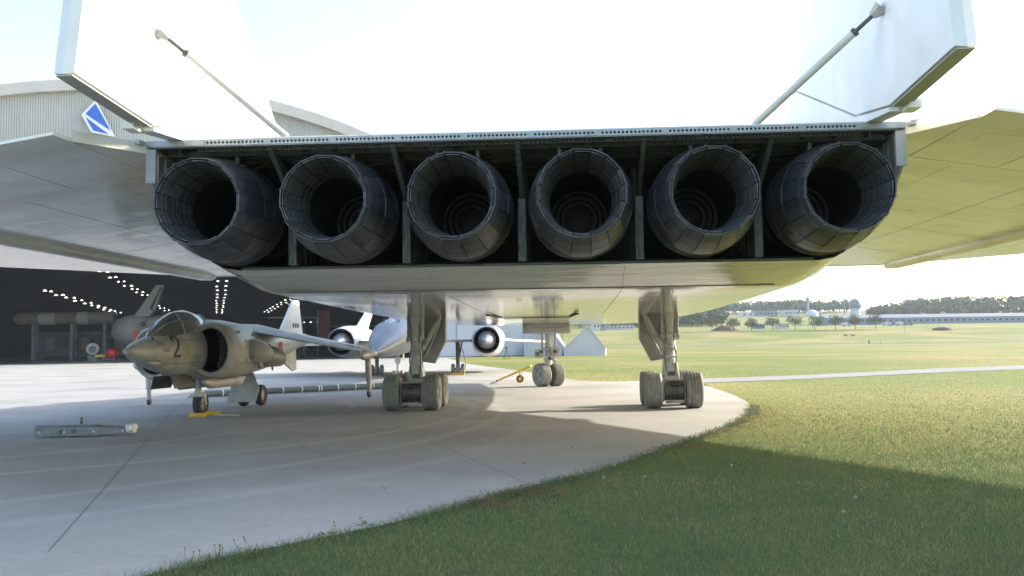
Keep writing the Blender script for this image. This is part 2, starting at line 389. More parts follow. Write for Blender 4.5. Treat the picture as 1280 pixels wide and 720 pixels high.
def blade_mat():
    m = bpy.data.materials.new('grass_blade'); m.use_nodes = True; t = m.node_tree; N = t.nodes; L = t.links
    b = N['Principled BSDF']; b.inputs['Roughness'].default_value = .6; b.inputs['Specular IOR Level'].default_value = .25
    at = N.new('ShaderNodeAttribute'); at.attribute_name = 'tint'; sp = N.new('ShaderNodeSeparateColor'); L.new(at.outputs['Color'], sp.inputs[0])
    cr_ = N.new('ShaderNodeValToRGB'); e = cr_.color_ramp.elements
    e[0].position = 0; e[0].color = (.06, .135, .075, 1); e[1].position = 1; e[1].color = (.40, .33, .17, 1)
    for ps, c in ((.55, (.11, .165, .065, 1)), (.80, (.17, .19, .07, 1)), (.92, (.27, .25, .12, 1))):
        q = e.new(ps); q.color = c
    g = N.new('ShaderNodeNewGeometry'); n = N.new('ShaderNodeTexNoise'); n.inputs['Scale'].default_value = .45; n.inputs['Detail'].default_value = 5; L.new(g.outputs['Position'], n.inputs['Vector'])
    ad = N.new('ShaderNodeMath'); ad.operation = 'MULTIPLY_ADD'; L.new(n.outputs[0], ad.inputs[0]); ad.inputs[1].default_value = .6; ad.inputs[2].default_value = -.27
    s = N.new('ShaderNodeMath'); s.operation = 'ADD'; s.use_clamp = True; L.new(ad.outputs[0], s.inputs[0]); L.new(sp.outputs[0], s.inputs[1])
    L.new(s.outputs[0], cr_.inputs[0]); L.new(cr_.outputs[0], b.inputs['Base Color'])
    tr = N.new('ShaderNodeBsdfTranslucent'); L.new(cr_.outputs[0], tr.inputs[0]); mx = N.new('ShaderNodeMixShader'); mx.inputs[0].default_value = .28
    L.new(b.outputs[0], mx.inputs[1]); L.new(tr.outputs[0], mx.inputs[2]); L.new(mx.outputs[0], N['Material Output'].inputs[0]); return m
MT['blade'] = blade_mat()
tag(blades('grass', 540000, 6.2, 60, lawn_poly, .050, .0037, MT['blade']), 'mown green lawn with dry blades beside the concrete', 'grass', kind='stuff')
def edge_tufts(n):
    pts = np.array([(p.x, p.y) for p in NE[4:-16]]); k = rng.integers(0, len(pts)-1, n); t_ = rng.random(n)[:, None]
    p = pts[k]*(1-t_)+pts[k+1]*t_; d = pts[k+1]-pts[k]; d /= np.linalg.norm(d, axis=1)[:, None]; nn = np.stack([d[:, 1], -d[:, 0]], 1)
    sL = p[:, 0]*2.1+p[:, 1]*1.7; lump = .5+.5*np.sin(sL*1.3)*np.sin(sL*.47+1); keep = rng.random(n) < .25+.75*lump; p, nn, lump = p[keep], nn[keep], lump[keep]
    off = rng.normal(.10, .10, len(p)) - .10*lump*rng.random(len(p))
    return p + nn*off[:, None]
_eb = edge_tufts(15000)
def blades_at(name, xy, h0, w0, material):
    n = len(xy); D = (xy[:, 0]-CAM.x)*F3.x+(xy[:, 1]-CAM.y)*F3.y; h = h0*(.4+1.1*rng.random(n)); wd = w0*np.maximum(D/8, 1)*(.7+.8*rng.random(n)); a = rng.random(n)*2*pi; b = rng.random(n)*2*pi; l = h*(.4+.9*rng.random(n))
    px, py, lx, ly = np.cos(a)*wd/2, np.sin(a)*wd/2, np.cos(b)*l, np.sin(b)*l; z0 = np.full(n, -.02); v = np.empty((n, 3, 3))
    v[:, 0] = np.stack([xy[:, 0]-px, xy[:, 1]-py, z0], 1); v[:, 1] = np.stack([xy[:, 0]+px, xy[:, 1]+py, z0], 1); v[:, 2] = np.stack([xy[:, 0]+lx, xy[:, 1]+ly, z0+h], 1)
    me = bpy.data.meshes.new(name); me.from_pydata(v.reshape(-1, 3).tolist(), [], np.arange(n*3).reshape(-1, 3).tolist()); dry = np.repeat(.1+.85*rng.random(n)**1.3, 3)
    at = me.color_attributes.new('tint', 'FLOAT_COLOR', 'POINT'); at.data.foreach_set('color', np.stack([dry, dry, dry, np.ones(n*3)], 1).ravel().astype(np.float32)); me.materials.append(material); o = bpy.data.objects.new(name, me); link(o); return o
tag(blades_at('edge_grass', _eb, .062, .006, MT['blade']), 'ragged taller grass tufts spilling over the concrete edge', 'grass', kind='stuff')
tag(blades('field_grass', 60000, 34, 120, far_poly, .06, .004, MT['blade']), 'sunlit yellow green grass beyond the concrete pad', 'grass', kind='stuff')

# ---- ragged brown litter and bare soil along the lawn's edge
D_('soil', (.095, .065, .04), (.06, .042, .027), scale=6, rough=.95)
D_('litter', (.22, .12, .065), (.13, .07, .04), scale=3, rough=.9)
mb = MB()
for i in range(15000):
    k = random.randrange(30, len(NE)-12); p = NE[k].lerp(NE[k+1], random.random()); n = (NE[k+1]-NE[k]).normalized().cross(Z3)
    if .6*sin(k*.55)+sin(k*.23+1)+.7*sin(k*1.31) < .15 and random.random() < .88: continue
    q = p + n*(abs(random.gauss(0, .45))-.06); s = random.uniform(.006, .022); a = random.random()*6.28
    u = Vector((cos(a), sin(a), random.uniform(-.4, .4)))*s; v = Vector((-sin(a), cos(a), random.uniform(-.4, .4)))*s*.5
    c = Vector((q.x, q.y, random.uniform(0, .045))); mb.add([c-u, c+v, c+u, c-v], [(0, 1, 2, 3)])
tag(part('leaf_litter', mb, 'litter', recalc=False), 'brown dead leaves along the ragged edge of the lawn', 'leaf litter', kind='stuff')

# ================================================================== THE BOMBER (seen from behind)
BO = (0, -26, 0)
bomber = thing('bomber', 'huge white six engined bomber seen from behind with open black exhaust nozzles', 'bomber', (0, 26, 0))
def bp(name, mb, m, parent=None, **kw): return part(name, mb, m, parent or bomber, off=BO if parent is None else None, **kw)
def wz(x): return 4.70 - max(abs(x)-5.38, 0)*.160      # underside height of the wing
def le(x): return 26.8 + 2.2*(9.9-abs(x))
# belly: a loft with a flat bottom and rounded lower corners
def belly_ring(y, zb, hb, ht, zt, ins=0):
    h, d = zt-zb, ht-hb
    half = [(ht, zt), (ht, zt-.25*h), (ht-.03*d, zb+.47*h), (hb+.74*d, zb+.20*h), (hb+.52*d, zb+.09*h), (hb+.25*d, zb+.025*h), (hb-.05, zb), (hb*.5, zb), (0.4, zb)]
    half = [(x-ins, z+(ins if z < zt-.5*h else 0)) for x, z in half]
    return [Vector((x, y, z)) for x, z in half] + [Vector((-x, y, z)) for x, z in half[::-1]]
secs = [(14.4, 3.08, 4.62, 5.36, 4.72), (15.8, 2.80, 4.42, 5.36, 4.72), (16.3, 2.765, 4.40, 5.36, 4.72), (20, 2.71, 4.4, 5.36, 4.72), (26, 2.65, 4.4, 5.3, 4.72), (33, 2.65, 4.25, 5.0, 4.75), (40, 2.68, 3.8, 4.6, 4.8), (47, 2.8, 2.9, 3.6, 4.9)]
mb = MB(); mb.loft([belly_ring(*s) for s in secs], ca=False, cb=True, closed=False)
bp('belly', mb, 'white_belly', smooth=25)
# boat-tail crease and small belly seams, proud strips
mb = MB()
for a, b in (((-4.2, 15.82), (4.2, 15.82)),): mb.beam((a[0], a[1], 2.797), (b[0], b[1], 2.797), .03, .012)
bp('belly_seam', mb, 'seam')
for xs in (-1.55, 1.6):
    mb = MB(); z = lambda y: smooth_i(y, [(14.4, 3.08), (15.8, 2.80), (16.3, 2.765), (20, 2.71), (26, 2.65)])
    ys = [14.5, 15.8, 16.3, 20, 25]
    for i in range(4): mb.beam((xs+.02*i, ys[i], z(ys[i])-.001), (xs+.02*i+.02, ys[i+1], z(ys[i+1])-.001), .008, .004)
    bp('belly_seam', mb, 'seam_pale')
# trapezoid shaped bar under the belly ahead of the nose leg
mb = MB(); q = [P(610, 384.5, 24.6), P(628, 397.2, 27.6), P(712, 394.6, 27.4), P(721, 382.5, 24.4)]
q = [Vector((v.x, v.y, 2.628)) for v in q]
for i in range(3): mb.beam(q[i], q[i+1], .035 if i == 1 else .05, .03)
for v in (q[0], q[3]): mb.box(v, (.10, .10, .05))
bp('belly_bar', mb, 'seam')

# rear side walls of the engine box: slanted from the lip down to the floor edge
for sg in (-1, 1):
    ring = [v for v in belly_ring(*secs[0])]; ring = [Vector((abs(v.x)*sg, v.y, v.z)) for v in ring[:8]]
    A, B = Vector((sg*5.40, 13.0, 4.74)), Vector((sg*5.40, 13.0, 4.30)); out = Vector((sg*.05, 0, 0))
    E = [A, B] + [Vector((sg*x, y, z)) for x, y, z in ((5.385, 13.35, 3.98), (5.30, 13.80, 3.62), (5.14, 14.2, 3.34))]; R = ring[:5]; mb = MB()
    for i in range(4):
        q = [E[i], E[i+1], R[i+1], R[i]]; q2 = [v - out for v in q]; mb.add(q + q2, [(0, 1, 2, 3), (7, 6, 5, 4), (0, 4, 5, 1), (2, 6, 7, 3)])
    bp('side_wall', mb, 'white_belly')
    mb = MB(); mb.box((sg*5.355, 12.98, 4.50), (.15, .05, .50)); mb.beam((sg*5.37, 12.99, 4.29), (sg*5.36, 13.34, 3.98), .03, .05, up=(1, 0, 0)); mb.beam((sg*5.36, 13.34, 3.98), (sg*5.27, 13.80, 3.61), .03, .05, up=(1, 0, 0))
    bp('lip_side', mb, 'lip_metal', bevel=.008)
    mb = MB()
    for k in range(5): mb.box((sg*(5.31-.01*k), 13.22+.24*k, 4.44-.05*k), (.06, .035, .5+.08*k))
    bp('wall_frame', mb, 'bay_metal')
    
# perforated lip along the top rear edge
def perforated(x0, x1, zt, zb, y, rows, hw, gap, group, skip):
    mb = MB(); zs = [zt]
    for r in rows: zs += [r[0], r[1]]
    zs.append(zb); x = x0; xs = [x0]; hole = []; k = 0
    while x < x1-.01:
        if k % (group+1) == group: xs.append(min(x+gap*3, x1)); hole.append(False); x = xs[-1]
        else:
            xs.append(min(x+gap, x1)); hole.append(False); xs.append(min(xs[-1]+hw, x1)); hole.append(True); x = xs[-1]
        k += 1
    for i in range(len(xs)-1):
        for j in range(len(zs)-1):
            if hole[i] and j % 2 == 1: continue
            a, b, c, d = xs[i], xs[i+1], zs[j], zs[j+1]
            mb.add([(a, y, c), (b, y, c), (b, y, d), (a, y, d)], [(0, 1, 2, 3)])
    return mb
mb = perforated(-4.55, 4.75, 4.862, 4.785, 12.955, [(4.842, 4.812)], .030, .028, 15, 3)
o = bp('perforated_lip', mb, 'lip_metal', recalc=False); sm = o.modifiers.new('thick', 'SOLIDIFY'); sm.thickness = .006
mb = perforated(-4.7, 4.85, 4.766, 4.72, 13.07, [(4.752, 4.733)], .03, .034, 22, 3)
o = bp('perforated_lip', mb, 'bay_dark', recalc=False); sm = o.modifiers.new('thick', 'SOLIDIFY'); sm.thickness = .006
mb = MB(); mb.box((-4.99, 12.955, 4.8235), (.88, .03, .077)); mb.box((5.09, 12.955, 4.8235), (.68, .03, .077))
mb.box((0, 13.03, 4.868), (10.86, .16, .012)); mb.box((0, 13.02, 4.778), (10.7, .12, .010))
mb.box((-5.66, 12.86, 4.824), (.46, .2, .07)); mb.box((5.66, 12.86, 4.824), (.46, .2, .07))
bp('lip_plate', mb, 'lip_metal')
# ceiling of the bay, stringers and frames
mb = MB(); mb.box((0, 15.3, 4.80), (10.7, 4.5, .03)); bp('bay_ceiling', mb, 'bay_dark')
for k in range(11):
    y = 13.3 + .30*k
    mb = MB(); mb.box((0, y, 4.745), (10.5, .03, .09)); mb.box((0, y+.02, 4.70), (10.5, .07, .012)); bp('ceiling_stringer', mb, 'bay_metal')
for x in [i*.905/2-4.98 for i in range(23)]:
    mb = MB(); mb.box((x, 14.6, 4.752), (.022, 3.0, .07)); bp('ceiling_rib', mb, 'bay_metal')
for x in (-4.2, -3.0, -2.45, -1.2, -.6, .6, 1.2, 2.5, 3.0, 4.2):
    mb = MB(); mb.box((x, 13.35, 4.63), (.05, .06, .14)); mb.box((x, 13.35, 4.57), (.07, .09, .03)); bp('hook', mb, 'bay_metal')
for k, x in enumerate((-4.5, -2.7, -.9, .9, 2.7, 4.5)):
    mb = MB(); mb.tube([(x-.5, 13.6, 4.62), (x-.1, 13.9, 4.56), (x+.3, 14.0, 4.60), (x+.62, 13.7, 4.64)], .018, 6); mb.tube([(x-.3, 13.5, 4.66), (x+.1, 14.4, 4.58)], .014, 6)
    bp('cable', mb, 'bay_metal', smooth=60)
lin = [(14.42, 3.09, 4.62, 5.36, 4.72, .06), (15.8, 2.95, 4.5, 5.36, 4.72, .06), (17.6, 2.95, 4.5, 5.36, 4.72, .06)]
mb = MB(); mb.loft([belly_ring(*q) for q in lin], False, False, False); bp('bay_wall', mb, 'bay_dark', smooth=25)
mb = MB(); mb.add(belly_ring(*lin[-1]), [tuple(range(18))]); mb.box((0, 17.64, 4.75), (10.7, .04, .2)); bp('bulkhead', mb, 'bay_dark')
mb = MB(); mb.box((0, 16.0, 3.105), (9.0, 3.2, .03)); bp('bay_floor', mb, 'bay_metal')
for x in (-3.62, -1.81, 0, 1.81, 3.62):           # webs between the engines
    mb = MB(); pl = [(13.06, 4.735), (14.25, 4.10), (14.25, 3.13), (17.5, 3.13), (17.5, 4.735)]
    mb.prism(pl, lambda y, z: (x-.012, y, z), lambda y, z: (x+.012, y, z)); wb = bp('web', mb, 'bay_metal')
    mb = MB(); mb.beam((x, 13.03, 4.74), (x, 14.22, 4.10), .03, .07, up=(1, 0, 0)); bp('web_gusset', mb, 'web_metal', bevel=.004)
    mb = MB(); mb.box((x, 14.21, 3.62), (.125, .05, .98)); mb.box((x-.05, 14.3, 3.62), (.02, .2, .97)); mb.box((x+.05, 14.3, 3.62), (.02, .2, .97))
    for k in range(8): mb.box((x+.045*(-1)**k, 14.18, 3.2+.11*k), (.02, .012, .02))
    bp('web_post', mb, 'web_metal', bevel=.004)
    mb = MB()
    for k in range(9):
        for sg in (-1, 1): mb.box((x+sg*.03, 14.55+.28*k, 3.9), (.04, .03, 1.55 if k > 0 else 1.4))
    bp('web_stiffener', mb, 'bay_metal')

# nozzles
NP = 16; da = 2*pi/NP
def leaf_mesh(name, m, prof, frac, th, both=True, lift=0):   # one leaf round angle 0, axis +Y; prof: (r, s); th thickness toward axis
    mb = MB(); outer = []; inner = []
    for r, s in prof:
        for sg in (-1, 0, 1):
            a = sg*da/2*frac; rr = (r+lift)*(cos(da/2)/cos(a) if sg == 0 else 1)/1
            rr = (r+lift) if sg else (r+lift)*cos(da/2*frac)*1.012
            outer.append(Vector((rr*cos(a), s, rr*sin(a)))); inner.append(Vector(((rr-th)*cos(a), s, (rr-th)*sin(a))))
    k = len(prof); vs = outer+inner; o = len(outer); fs = []
    for i in range(k-1):
        for j in range(2):
            a = i*3+j; fs.append((a, a+1, a+4, a+3)); fs.append((o+a, o+a+3, o+a+4, o+a+1))
        for j in (0, 2):
            a = i*3+j; fs.append((a, a+3, o+a+3, o+a))
    for i in (0, k-1):
        for j in range(2):
            a = i*3+j; fs.append((a, a+1, o+a+1, o+a))
    mb.add(vs, fs); return mesh(name, mb, m)
me_rim = leaf_mesh('rim_segment', 'petal_rim', [(.620, 0), (.640, .15)], .95, .018)
me_out = leaf_mesh('outer_petal', 'petal', [(.641, .168), (.70, .42), (.748, .72)], .94, .014)
me_shr = leaf_mesh('shroud_panel', 'petal', [(.752, .742), (.775, .95), (.775, 1.28)], .955, .014)
me_in1 = leaf_mesh('inner_petal', 'petal_inner', [(.588, .02), (.555, .30)], .90, .012)
me_in2 = leaf_mesh('inner_petal', 'petal_inner', [(.550, .32), (.52, .58)], .90, .012)
me_in3 = leaf_mesh('inner_petal', 'petal_inner', [(.515, .60), (.475, 1.0)], .90, .012)
mb = MB(); mb.lathe([(.50, .98), (.52, 1.3), (.50, 3.1)], 32); me_duct = mesh('jet_pipe', mb, 'duct', 40)
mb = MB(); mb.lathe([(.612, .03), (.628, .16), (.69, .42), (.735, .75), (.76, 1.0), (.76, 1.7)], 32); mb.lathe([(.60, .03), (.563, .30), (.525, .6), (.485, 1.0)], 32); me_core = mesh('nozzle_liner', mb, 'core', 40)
def torus(R, r, s): 
    mb = MB(); rings = []
    for k in range(32):
        a = 2*pi*k/32; rings.append([Vector(((R+r*cos(b))*cos(a), s+r*sin(b), (R+r*cos(b))*sin(a))) for b in [2*pi*j/8 for j in range(8)]])
    rings.append(rings[0]); mb.loft(rings, False, False); return mb
mb = MB()
for rr, ss in ((.561, .12), (.546, .21), (.522, .40), (.510, .50), (.488, .72), (.470, .86)): mb.lathe([(rr, ss), (rr-.009, ss+.009), (rr-.004, ss+.02)], 32)
me_lin = mesh('liner_band', mb, 'bay_dark', 30)
me_rings = [mesh('flame_holder', torus(R, .026, 2.75+i*.05), 'flame_ring', 50) for i, R in enumerate((.46, .37, .28))]
mb = MB(); mb.lathe([(.0, 2.95), (.12, 2.93), (.25, 2.98), (.56, 3.05)], 32); me_disc = mesh('turbine_face', mb, 'duct', 40)
mb = MB()
for k in range(20):
    a = 2*pi*k/20+.1; mb.box((.72*cos(a), 1.42, .72*sin(a)), (.03, .34, .03), ry=-a)
for k in range(3): mb.lathe([(.775, 1.32+.13*k), (.79, 1.345+.13*k), (.775, 1.37+.13*k)], 28)
me_band = mesh('nozzle_band', mb, 'petal', 40)
mb = MB()
for k in range(NP):
    a = da*(k+.5); mb.box((.645*cos(a), .155, .645*sin(a)), (.02, .05, .022), ry=-a); mb.box((.626*cos(a), .02, .626*sin(a)), (.02, .03, .014), ry=-a)
me_lug = mesh('hinge_lug', mb, 'petal_rim')
for i in range(6):
    x = -4.525+1.81*i
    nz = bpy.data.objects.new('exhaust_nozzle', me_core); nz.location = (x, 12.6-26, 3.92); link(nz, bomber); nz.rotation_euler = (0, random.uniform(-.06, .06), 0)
    for me, nm in ((me_duct, 'jet_pipe'), (me_disc, 'turbine_face'), (me_band, 'nozzle_band'), (me_lin, 'liner_band'), (me_lug, 'hinge_lug')):
        o = part(nm, me, None, nz)
        if nm in ('hinge_lug', 'liner_band'): o['kind'] = 'stuff'
    for me in me_rings: part('flame_holder', me, None, nz)
    for k in range(NP):
        r = (0, -da*k, 0)
        for me, nm in ((me_rim, 'rim_segment'), (me_out, 'outer_petal'), (me_shr, 'shroud_panel'), (me_in1, 'inner_petal'), (me_in2, 'inner_petal'), (me_in3, 'inner_petal')):
            o = part(nm, me, None, nz, rot=r); s = 1+random.uniform(-.004, .009)*(1 if nm != 'inner_petal' else .6); o.scale = (s, 1, s)
            if nm == 'rim_segment': o.location.y = random.uniform(-.008, .012)

# wing: body over the box, inner panels, elevons, hinge fairings, tips
mb = MB()
up = [(-5.38, 12.99), (5.38, 12.99), (5.38, 36.7), (4.4, 38.9), (0, 48.5), (-4.4, 38.9), (-5.38, 36.7)]
mb.prism(up, lambda x, y: (x, y, 4.868), lambda x, y: (x, y, 5.05 if 14 < y < 40 else 4.90)); bp('wing_body', mb, 'white_paint')
def slab(pts, th):
    mb = MB(); n = len(pts); vs = [Vector((x, y, z)) for x, y, z in pts] + [Vector((x, y, z+th(x, y))) for x, y, z in pts]
    mb.add(vs, [tuple(range(n)), tuple(range(n, 2*n))[::-1]] + [(i, (i+1) % n, n+(i+1) % n, n+i) for i in range(n)]); return mb
for sg in (-1, 1):
    yh = 14.15
    def pnt(x, y): return (sg*x, y, wz(x) + (.0))
    inner = [pnt(5.365, 14.17), pnt(9.80, 14.17), pnt(9.80, le(9.8)-.05), pnt(9.0, le(9.0)), pnt(7, le(7)), pnt(5.365, le(5.365))]
    bp('wing', slab(inner, lambda x, y: .05 if y > le(x)-.3 else .20), 'wing_under')
    mb = MB(); nose = []
    for x in np.linspace(5.37, 9.8, 12): nose.append(Vector((sg*x, le(x), wz(x)+.03)))
    mb.tube(nose, .05, 8); bp('leading_edge', mb, 'white_paint', smooth=50)
    for xa, xb in ((5.90, 7.16), (7.18, 8.46), (8.48, 9.78)):
        mb = slab([pnt(xa, 11.35), pnt(xb, 11.35), pnt(xb, yh), pnt(xa, yh)], lambda x, y: .04 if y < 12 else .16); bp('elevon', mb, 'wing_under')
    mb = slab([pnt(5.365, 13.1), pnt(5.88, 11.75), pnt(5.88, 14.165), pnt(5.365, 14.165)], lambda x, y: .15); bp('wing_root_panel', mb, 'wing_under')
    # panel joints under the wing
    mb = MB()
    for ya in (17.2, 20.4, 24.2): mb.beam((sg*5.5, ya, wz(5.5)), (sg*9.7, ya, wz(9.7)), .009, .004)
    for xa in (6.6, 8.1): mb.beam((sg*xa, 14.4, wz(xa)-.001), (sg*xa, le(xa)-.4, wz(xa)-.001), .009, .004)
    bp('wing_joint', mb, 'seam_pale')
    for xa, ya, wx, wy in ((6.3, 16.2, .7, .35), (7.4, 15.2, .5, .3), (8.9, 16.6, .5, .9), (7.1, 18.6, .9, .4), (8.6, 19.6, .4, .4), (6.2, 21.6, .5, .9), (7.6, 22.2, .7, .4), (6.5, 12.6, .5, .5), (9.0, 13.0, .5, .4), (7.9, 12.3, .35, .3)):
        mb = slab([pnt(xa-wx/2, ya-wy/2), pnt(xa+wx/2, ya-wy/2), pnt(xa+wx/2, ya+wy/2), pnt(xa-wx/2, ya+wy/2)], lambda x, y: -.004); bp('access_panel', mb, 'wing_stain')
    mb = MB(); ys = [11.4, 12, 14, 20, 26.2, 26.9, 27.25]; mb.tube([(sg*9.92, y, 3.975) for y in ys], [.05, .12, .15, .16, .16, .12, .03], 14); bp('hinge_fairing', mb, 'wing_under', smooth=50)
    tip = [(sg*10.04, 11.35, 3.95), (sg*15.9, 11.35, 3.62), (sg*16, 13.3, 3.62), (sg*10.04, le(10.04)-.1, 3.95)]
    bp('wing_tip', slab(tip, lambda x, y: .10), 'wing_under')
    # fin
    root = [(19.2, 4.9), (12.35, 4.9), (12.35, 5.15), (14.4, 5.65), (16.9, 6.35)]
    def fin(poly, th):
        mb = MB(); c = (sum(p[0] for p in poly)/len(poly), sum(p[1] for p in poly)/len(poly))
        n = len(poly); ins = [(c[0]+(p[0]-c[0])*.985, c[1]+(p[1]-c[1])*.985) for p in poly]
        vs = [(sg*5.0, y, z) for y, z in poly] + [(sg*(5.0-th), y, z) for y, z in ins] + [(sg*(5.0+th), y, z) for y, z in ins]
        fs = [(i, (i+1) % n, n+(i+1) % n, n+i) for i in range(n)] + [((i+1) % n, i, 2*n+i, 2*n+(i+1) % n) for i in range(n)]
        fs += [tuple(range(n, 2*n)), tuple(range(2*n, 3*n))[::-1]]
        return mb.add(vs, fs)
    bp('fin_base', fin([(19.25, 4.86), (12.96, 4.876), (12.0, 4.79), (12.0, 4.846), (13.40, 5.062), (16.95, 6.438)], .115), 'white_paint')
    bp('fin', fin([(16.94, 6.44), (13.39, 5.066), (12.0, 4.85), (9.95, 4.97), (10.75, 9.5), (12.75, 9.5)], .12), 'white_paint')
    mb = MB(); mb.box((sg*5.12, 11.9, 4.83), (.16, .3, .12)); bp('fin_bearing', mb, 'white_paint', bevel=.01)
    mb = MB(); mb.beam((sg*4.99, 11.95, 4.838), (sg*4.99, 9.97, 4.958), .20, .012); bp('fin_foot', mb, 'door_paint')
    mb = MB(); a, b = Vector((sg*3.36, 13.05, 4.90)), Vector((sg*4.86, 12.1, 6.2)); m_ = a.lerp(b, .80)
    mb.tube([a, m_], .052, 14); br = bp('fin_brace', mb, 'lip_metal', smooth=50)
    br.data.materials[0] = MT['brace'] = MT.get('brace') or mat('brace', (.62, .61, .57), (.54, .53, .49), scale=6, rough=.4)
    mb = MB(); mb.tube([m_, a.lerp(b, .94)], .028, 10); mb.tube([a.lerp(b, .79), a.lerp(b, .815)], .06, 14); bp('brace_rod', mb, 'gear_dark', smooth=50)
    mb = MB(); mb.tube([a.lerp(b, .93), a.lerp(b, 1.0)], [.05, .11], 6); bp('brace_bracket', mb, 'gear_paint')
# forward fuselage and canards (ahead, over the nose leg)
mb = MB(); mb.loft([[Vector((x, y, z)) for x, z in [(hw*cos(a), zc+hh*sin(a)) for a in [2*pi*k/20 for k in range(20)]]] for y, zc, hw, hh in
    [(34, 5.2, .6, .3), (42, 5.5, 1.2, .9), (50, 5.6, 1.35, 1.15), (58, 5.6, 1.35, 1.25), (63, 5.5, 1.2, 1.1), (67, 5.2, .6, .55), (69, 5.1, .05, .05)]]); bp('forward_fuselage', mb, 'white_paint', smooth=50)
for sg in (-1, 1): bp('canard', slab([(sg*1.2, 57.6, 6.1), (sg*4.3, 57.4, 6.1), (sg*4.3, 58.6, 6.1), (sg*1.2, 62.6, 6.1)], lambda x, y: .12), 'white_paint')

# main legs
def tyre_mb(R, wd, grooves=4):
    mb = MB(); pr = [(R*.56, -wd*.40), (R*.72, -wd*.47), (R*.86, -wd*.5), (R*.95, -wd*.43)]
    for k in range(grooves+1):
        t = -wd*.36 + wd*.72*k/grooves; r = R*(1-.02*abs(2*k/grooves-1)**2)
        if k: pr += [(r-.02, t-.004), (r, t)]
        else: pr += [(r, t)]
        if k < grooves: pr += [(r, t+wd*.72/grooves-.030), (r-.02, t+wd*.72/grooves-.026)]
    pr += [(R*.95, wd*.43), (R*.86, wd*.5), (R*.72, wd*.47), (R*.56, wd*.40)]
    return mb.lathe(pr, 36, axis='X')
def rim_mb(R, wd):
    mb = MB(); r = R*.57
    for sg in (-1, 1): mb.lathe([(r, sg*wd*.40), (r*.9, sg*wd*.40), (r*.82, sg*wd*.30), (r*.40, sg*wd*.26), (r*.36, sg*wd*.38), (r*.22, sg*wd*.40), (.001, sg*wd*.40)], 24, axis='X')
    return mb
ME_TY = mesh('tyre', tyre_mb(.508, .47), 'tyre', 30); ME_RM = mesh('rim', rim_mb(.508, .47), 'rim', 30)
def main_gear(xg, sg):                          # sg: side of the aircraft; inboard is -sg
    y0 = 26.9-26; g = bpy.data.objects.new('main_gear', None); g.location = (xg, y0, 0); link(g, bomber); ib = -sg
    for dy in (-.72, .72):
        for dx in (-.56, .56):
            part('tyre', ME_TY, None, g, (dx, dy, .50)); part('rim', ME_RM, None, g, (dx, dy, .50))
        mb = MB(); mb.tube([(-.42, dy, .50), (.42, dy, .50)], .10, 12); part('axle', mb, 'gear_dark', g, smooth=40)
        mb = MB(); mb.lathe([(.20, -.27), (.29, -.26), (.29, -.10), (.25, -.09), (.25, .09), (.29, .10), (.29, .26), (.20, .27)], 24, (0, dy, .50), 'X')
        for k in range(8):
            a = 2*pi*k/8+.2; mb.box((0, dy+.27*cos(a), .5+.27*sin(a)), (.44, .05, .05), rx=a)
        part('brake', mb, 'gear_dark', g, smooth=30)
        mb = MB()
        for dx in (-.30, .30): mb.box((dx, dy, .50), (.04, .62, .62)); 
        mb.box((0, dy-.33*(1 if dy < 0 else -1), .20), (.52, .05, .10)); mb.box((0, dy-.30*(1 if dy < 0 else -1), .80), (.52, .06, .06))
        part('brake_frame', mb, 'rim', g, bevel=.02)
    mb = MB(); mb.box((0, 0, .56), (.26, 1.5, .22)); part('bogie_beam', mb, 'gear_paint', g, bevel=.04)
    mb = MB(); mb.prism([(-.24, .62), (.24, .62), (.25, .9), (.19, 1.26), (-.19, 1.26), (-.22, .9)], lambda x, z: (x, -.20, z), lambda x, z: (x, .22, z)); part('fork', mb, 'gear_paint', g, bevel=.04)
    mb = MB(); mb.lathe([(.17, 1.22), (.20, 1.24), (.20, 1.36), (.165, 1.38), (.165, 1.62), (.21, 1.63), (.21, 1.70), (.17, 1.72), (.17, 1.95), (.215, 1.97), (.215, 2.10), (.19, 2.12), (.19, 2.9)], 20, axis='Z'); part('strut', mb, 'gear_paint', g, smooth=35)
    part('side_rod', MB().tube([(ib*-.22, -.05, 2.9), (ib*-.22, -.05, 2.05)], .05, 8), 'gear_paint', g, smooth=50); part('side_rod', MB().tube([(ib*.22, -.1, 2.9), (ib*.20, -.1, 2.0)], .045, 8), 'gear_paint', g, smooth=50)
    part('strut_bracket', MB().box((0, -.12, 2.02), (.55, .14, .10)), 'gear_paint', g, bevel=.01); part('strut_bracket', MB().box((0, -.2, 1.42), (.34, .10, .06)), 'gear_paint', g, bevel=.01); part('data_plate', MB().box((.02, -.225, .95), (.22, .03, .12)), 'gear_dark', g, bevel=.006)
    mb = MB()
    for k in range(5): x = .12*(-1)**k; mb.tube([(x, -.2, 1.0), (x*1.4, -.25, 1.35+.05*k), (x*.9, -.22, 1.8), (x*1.1, -.2, 2.5)], .014, 6)
    mb.tube([(.2*ib, -.22, .9), (.3*ib, -.3, .82), (.2*ib, -.4, .7)], .018, 6)
    part('hydraulic_line', mb, 'gear_dark', g, smooth=60)
    mb = MB(); mb.tube([(ib*.74, .05, 2.72), (ib*.20, -.05, 1.72)], .065, 10); mb.tube([(ib*.70, .05, 2.5), (ib*.25, .1, 1.5)], .03, 8); part('drag_brace', mb, 'gear_paint', g, smooth=50)
    mb = MB(); dp = [(.10, 2.9), (.86, 2.9), (.86, 1.95), (.52, 1.30), (.12, 1.36)]
    mb.prism(dp, lambda x, z: (ib*x, .24, z), lambda x, z: (ib*x, .29, z)); part('gear_door', mb, 'door_paint', g, bevel=.01)
    mb = MB()
    for z in (1.72, 2.1, 2.45): mb.box((ib*.48, .215, z), (.70 if z > 1.9 else .5, .05, .05))
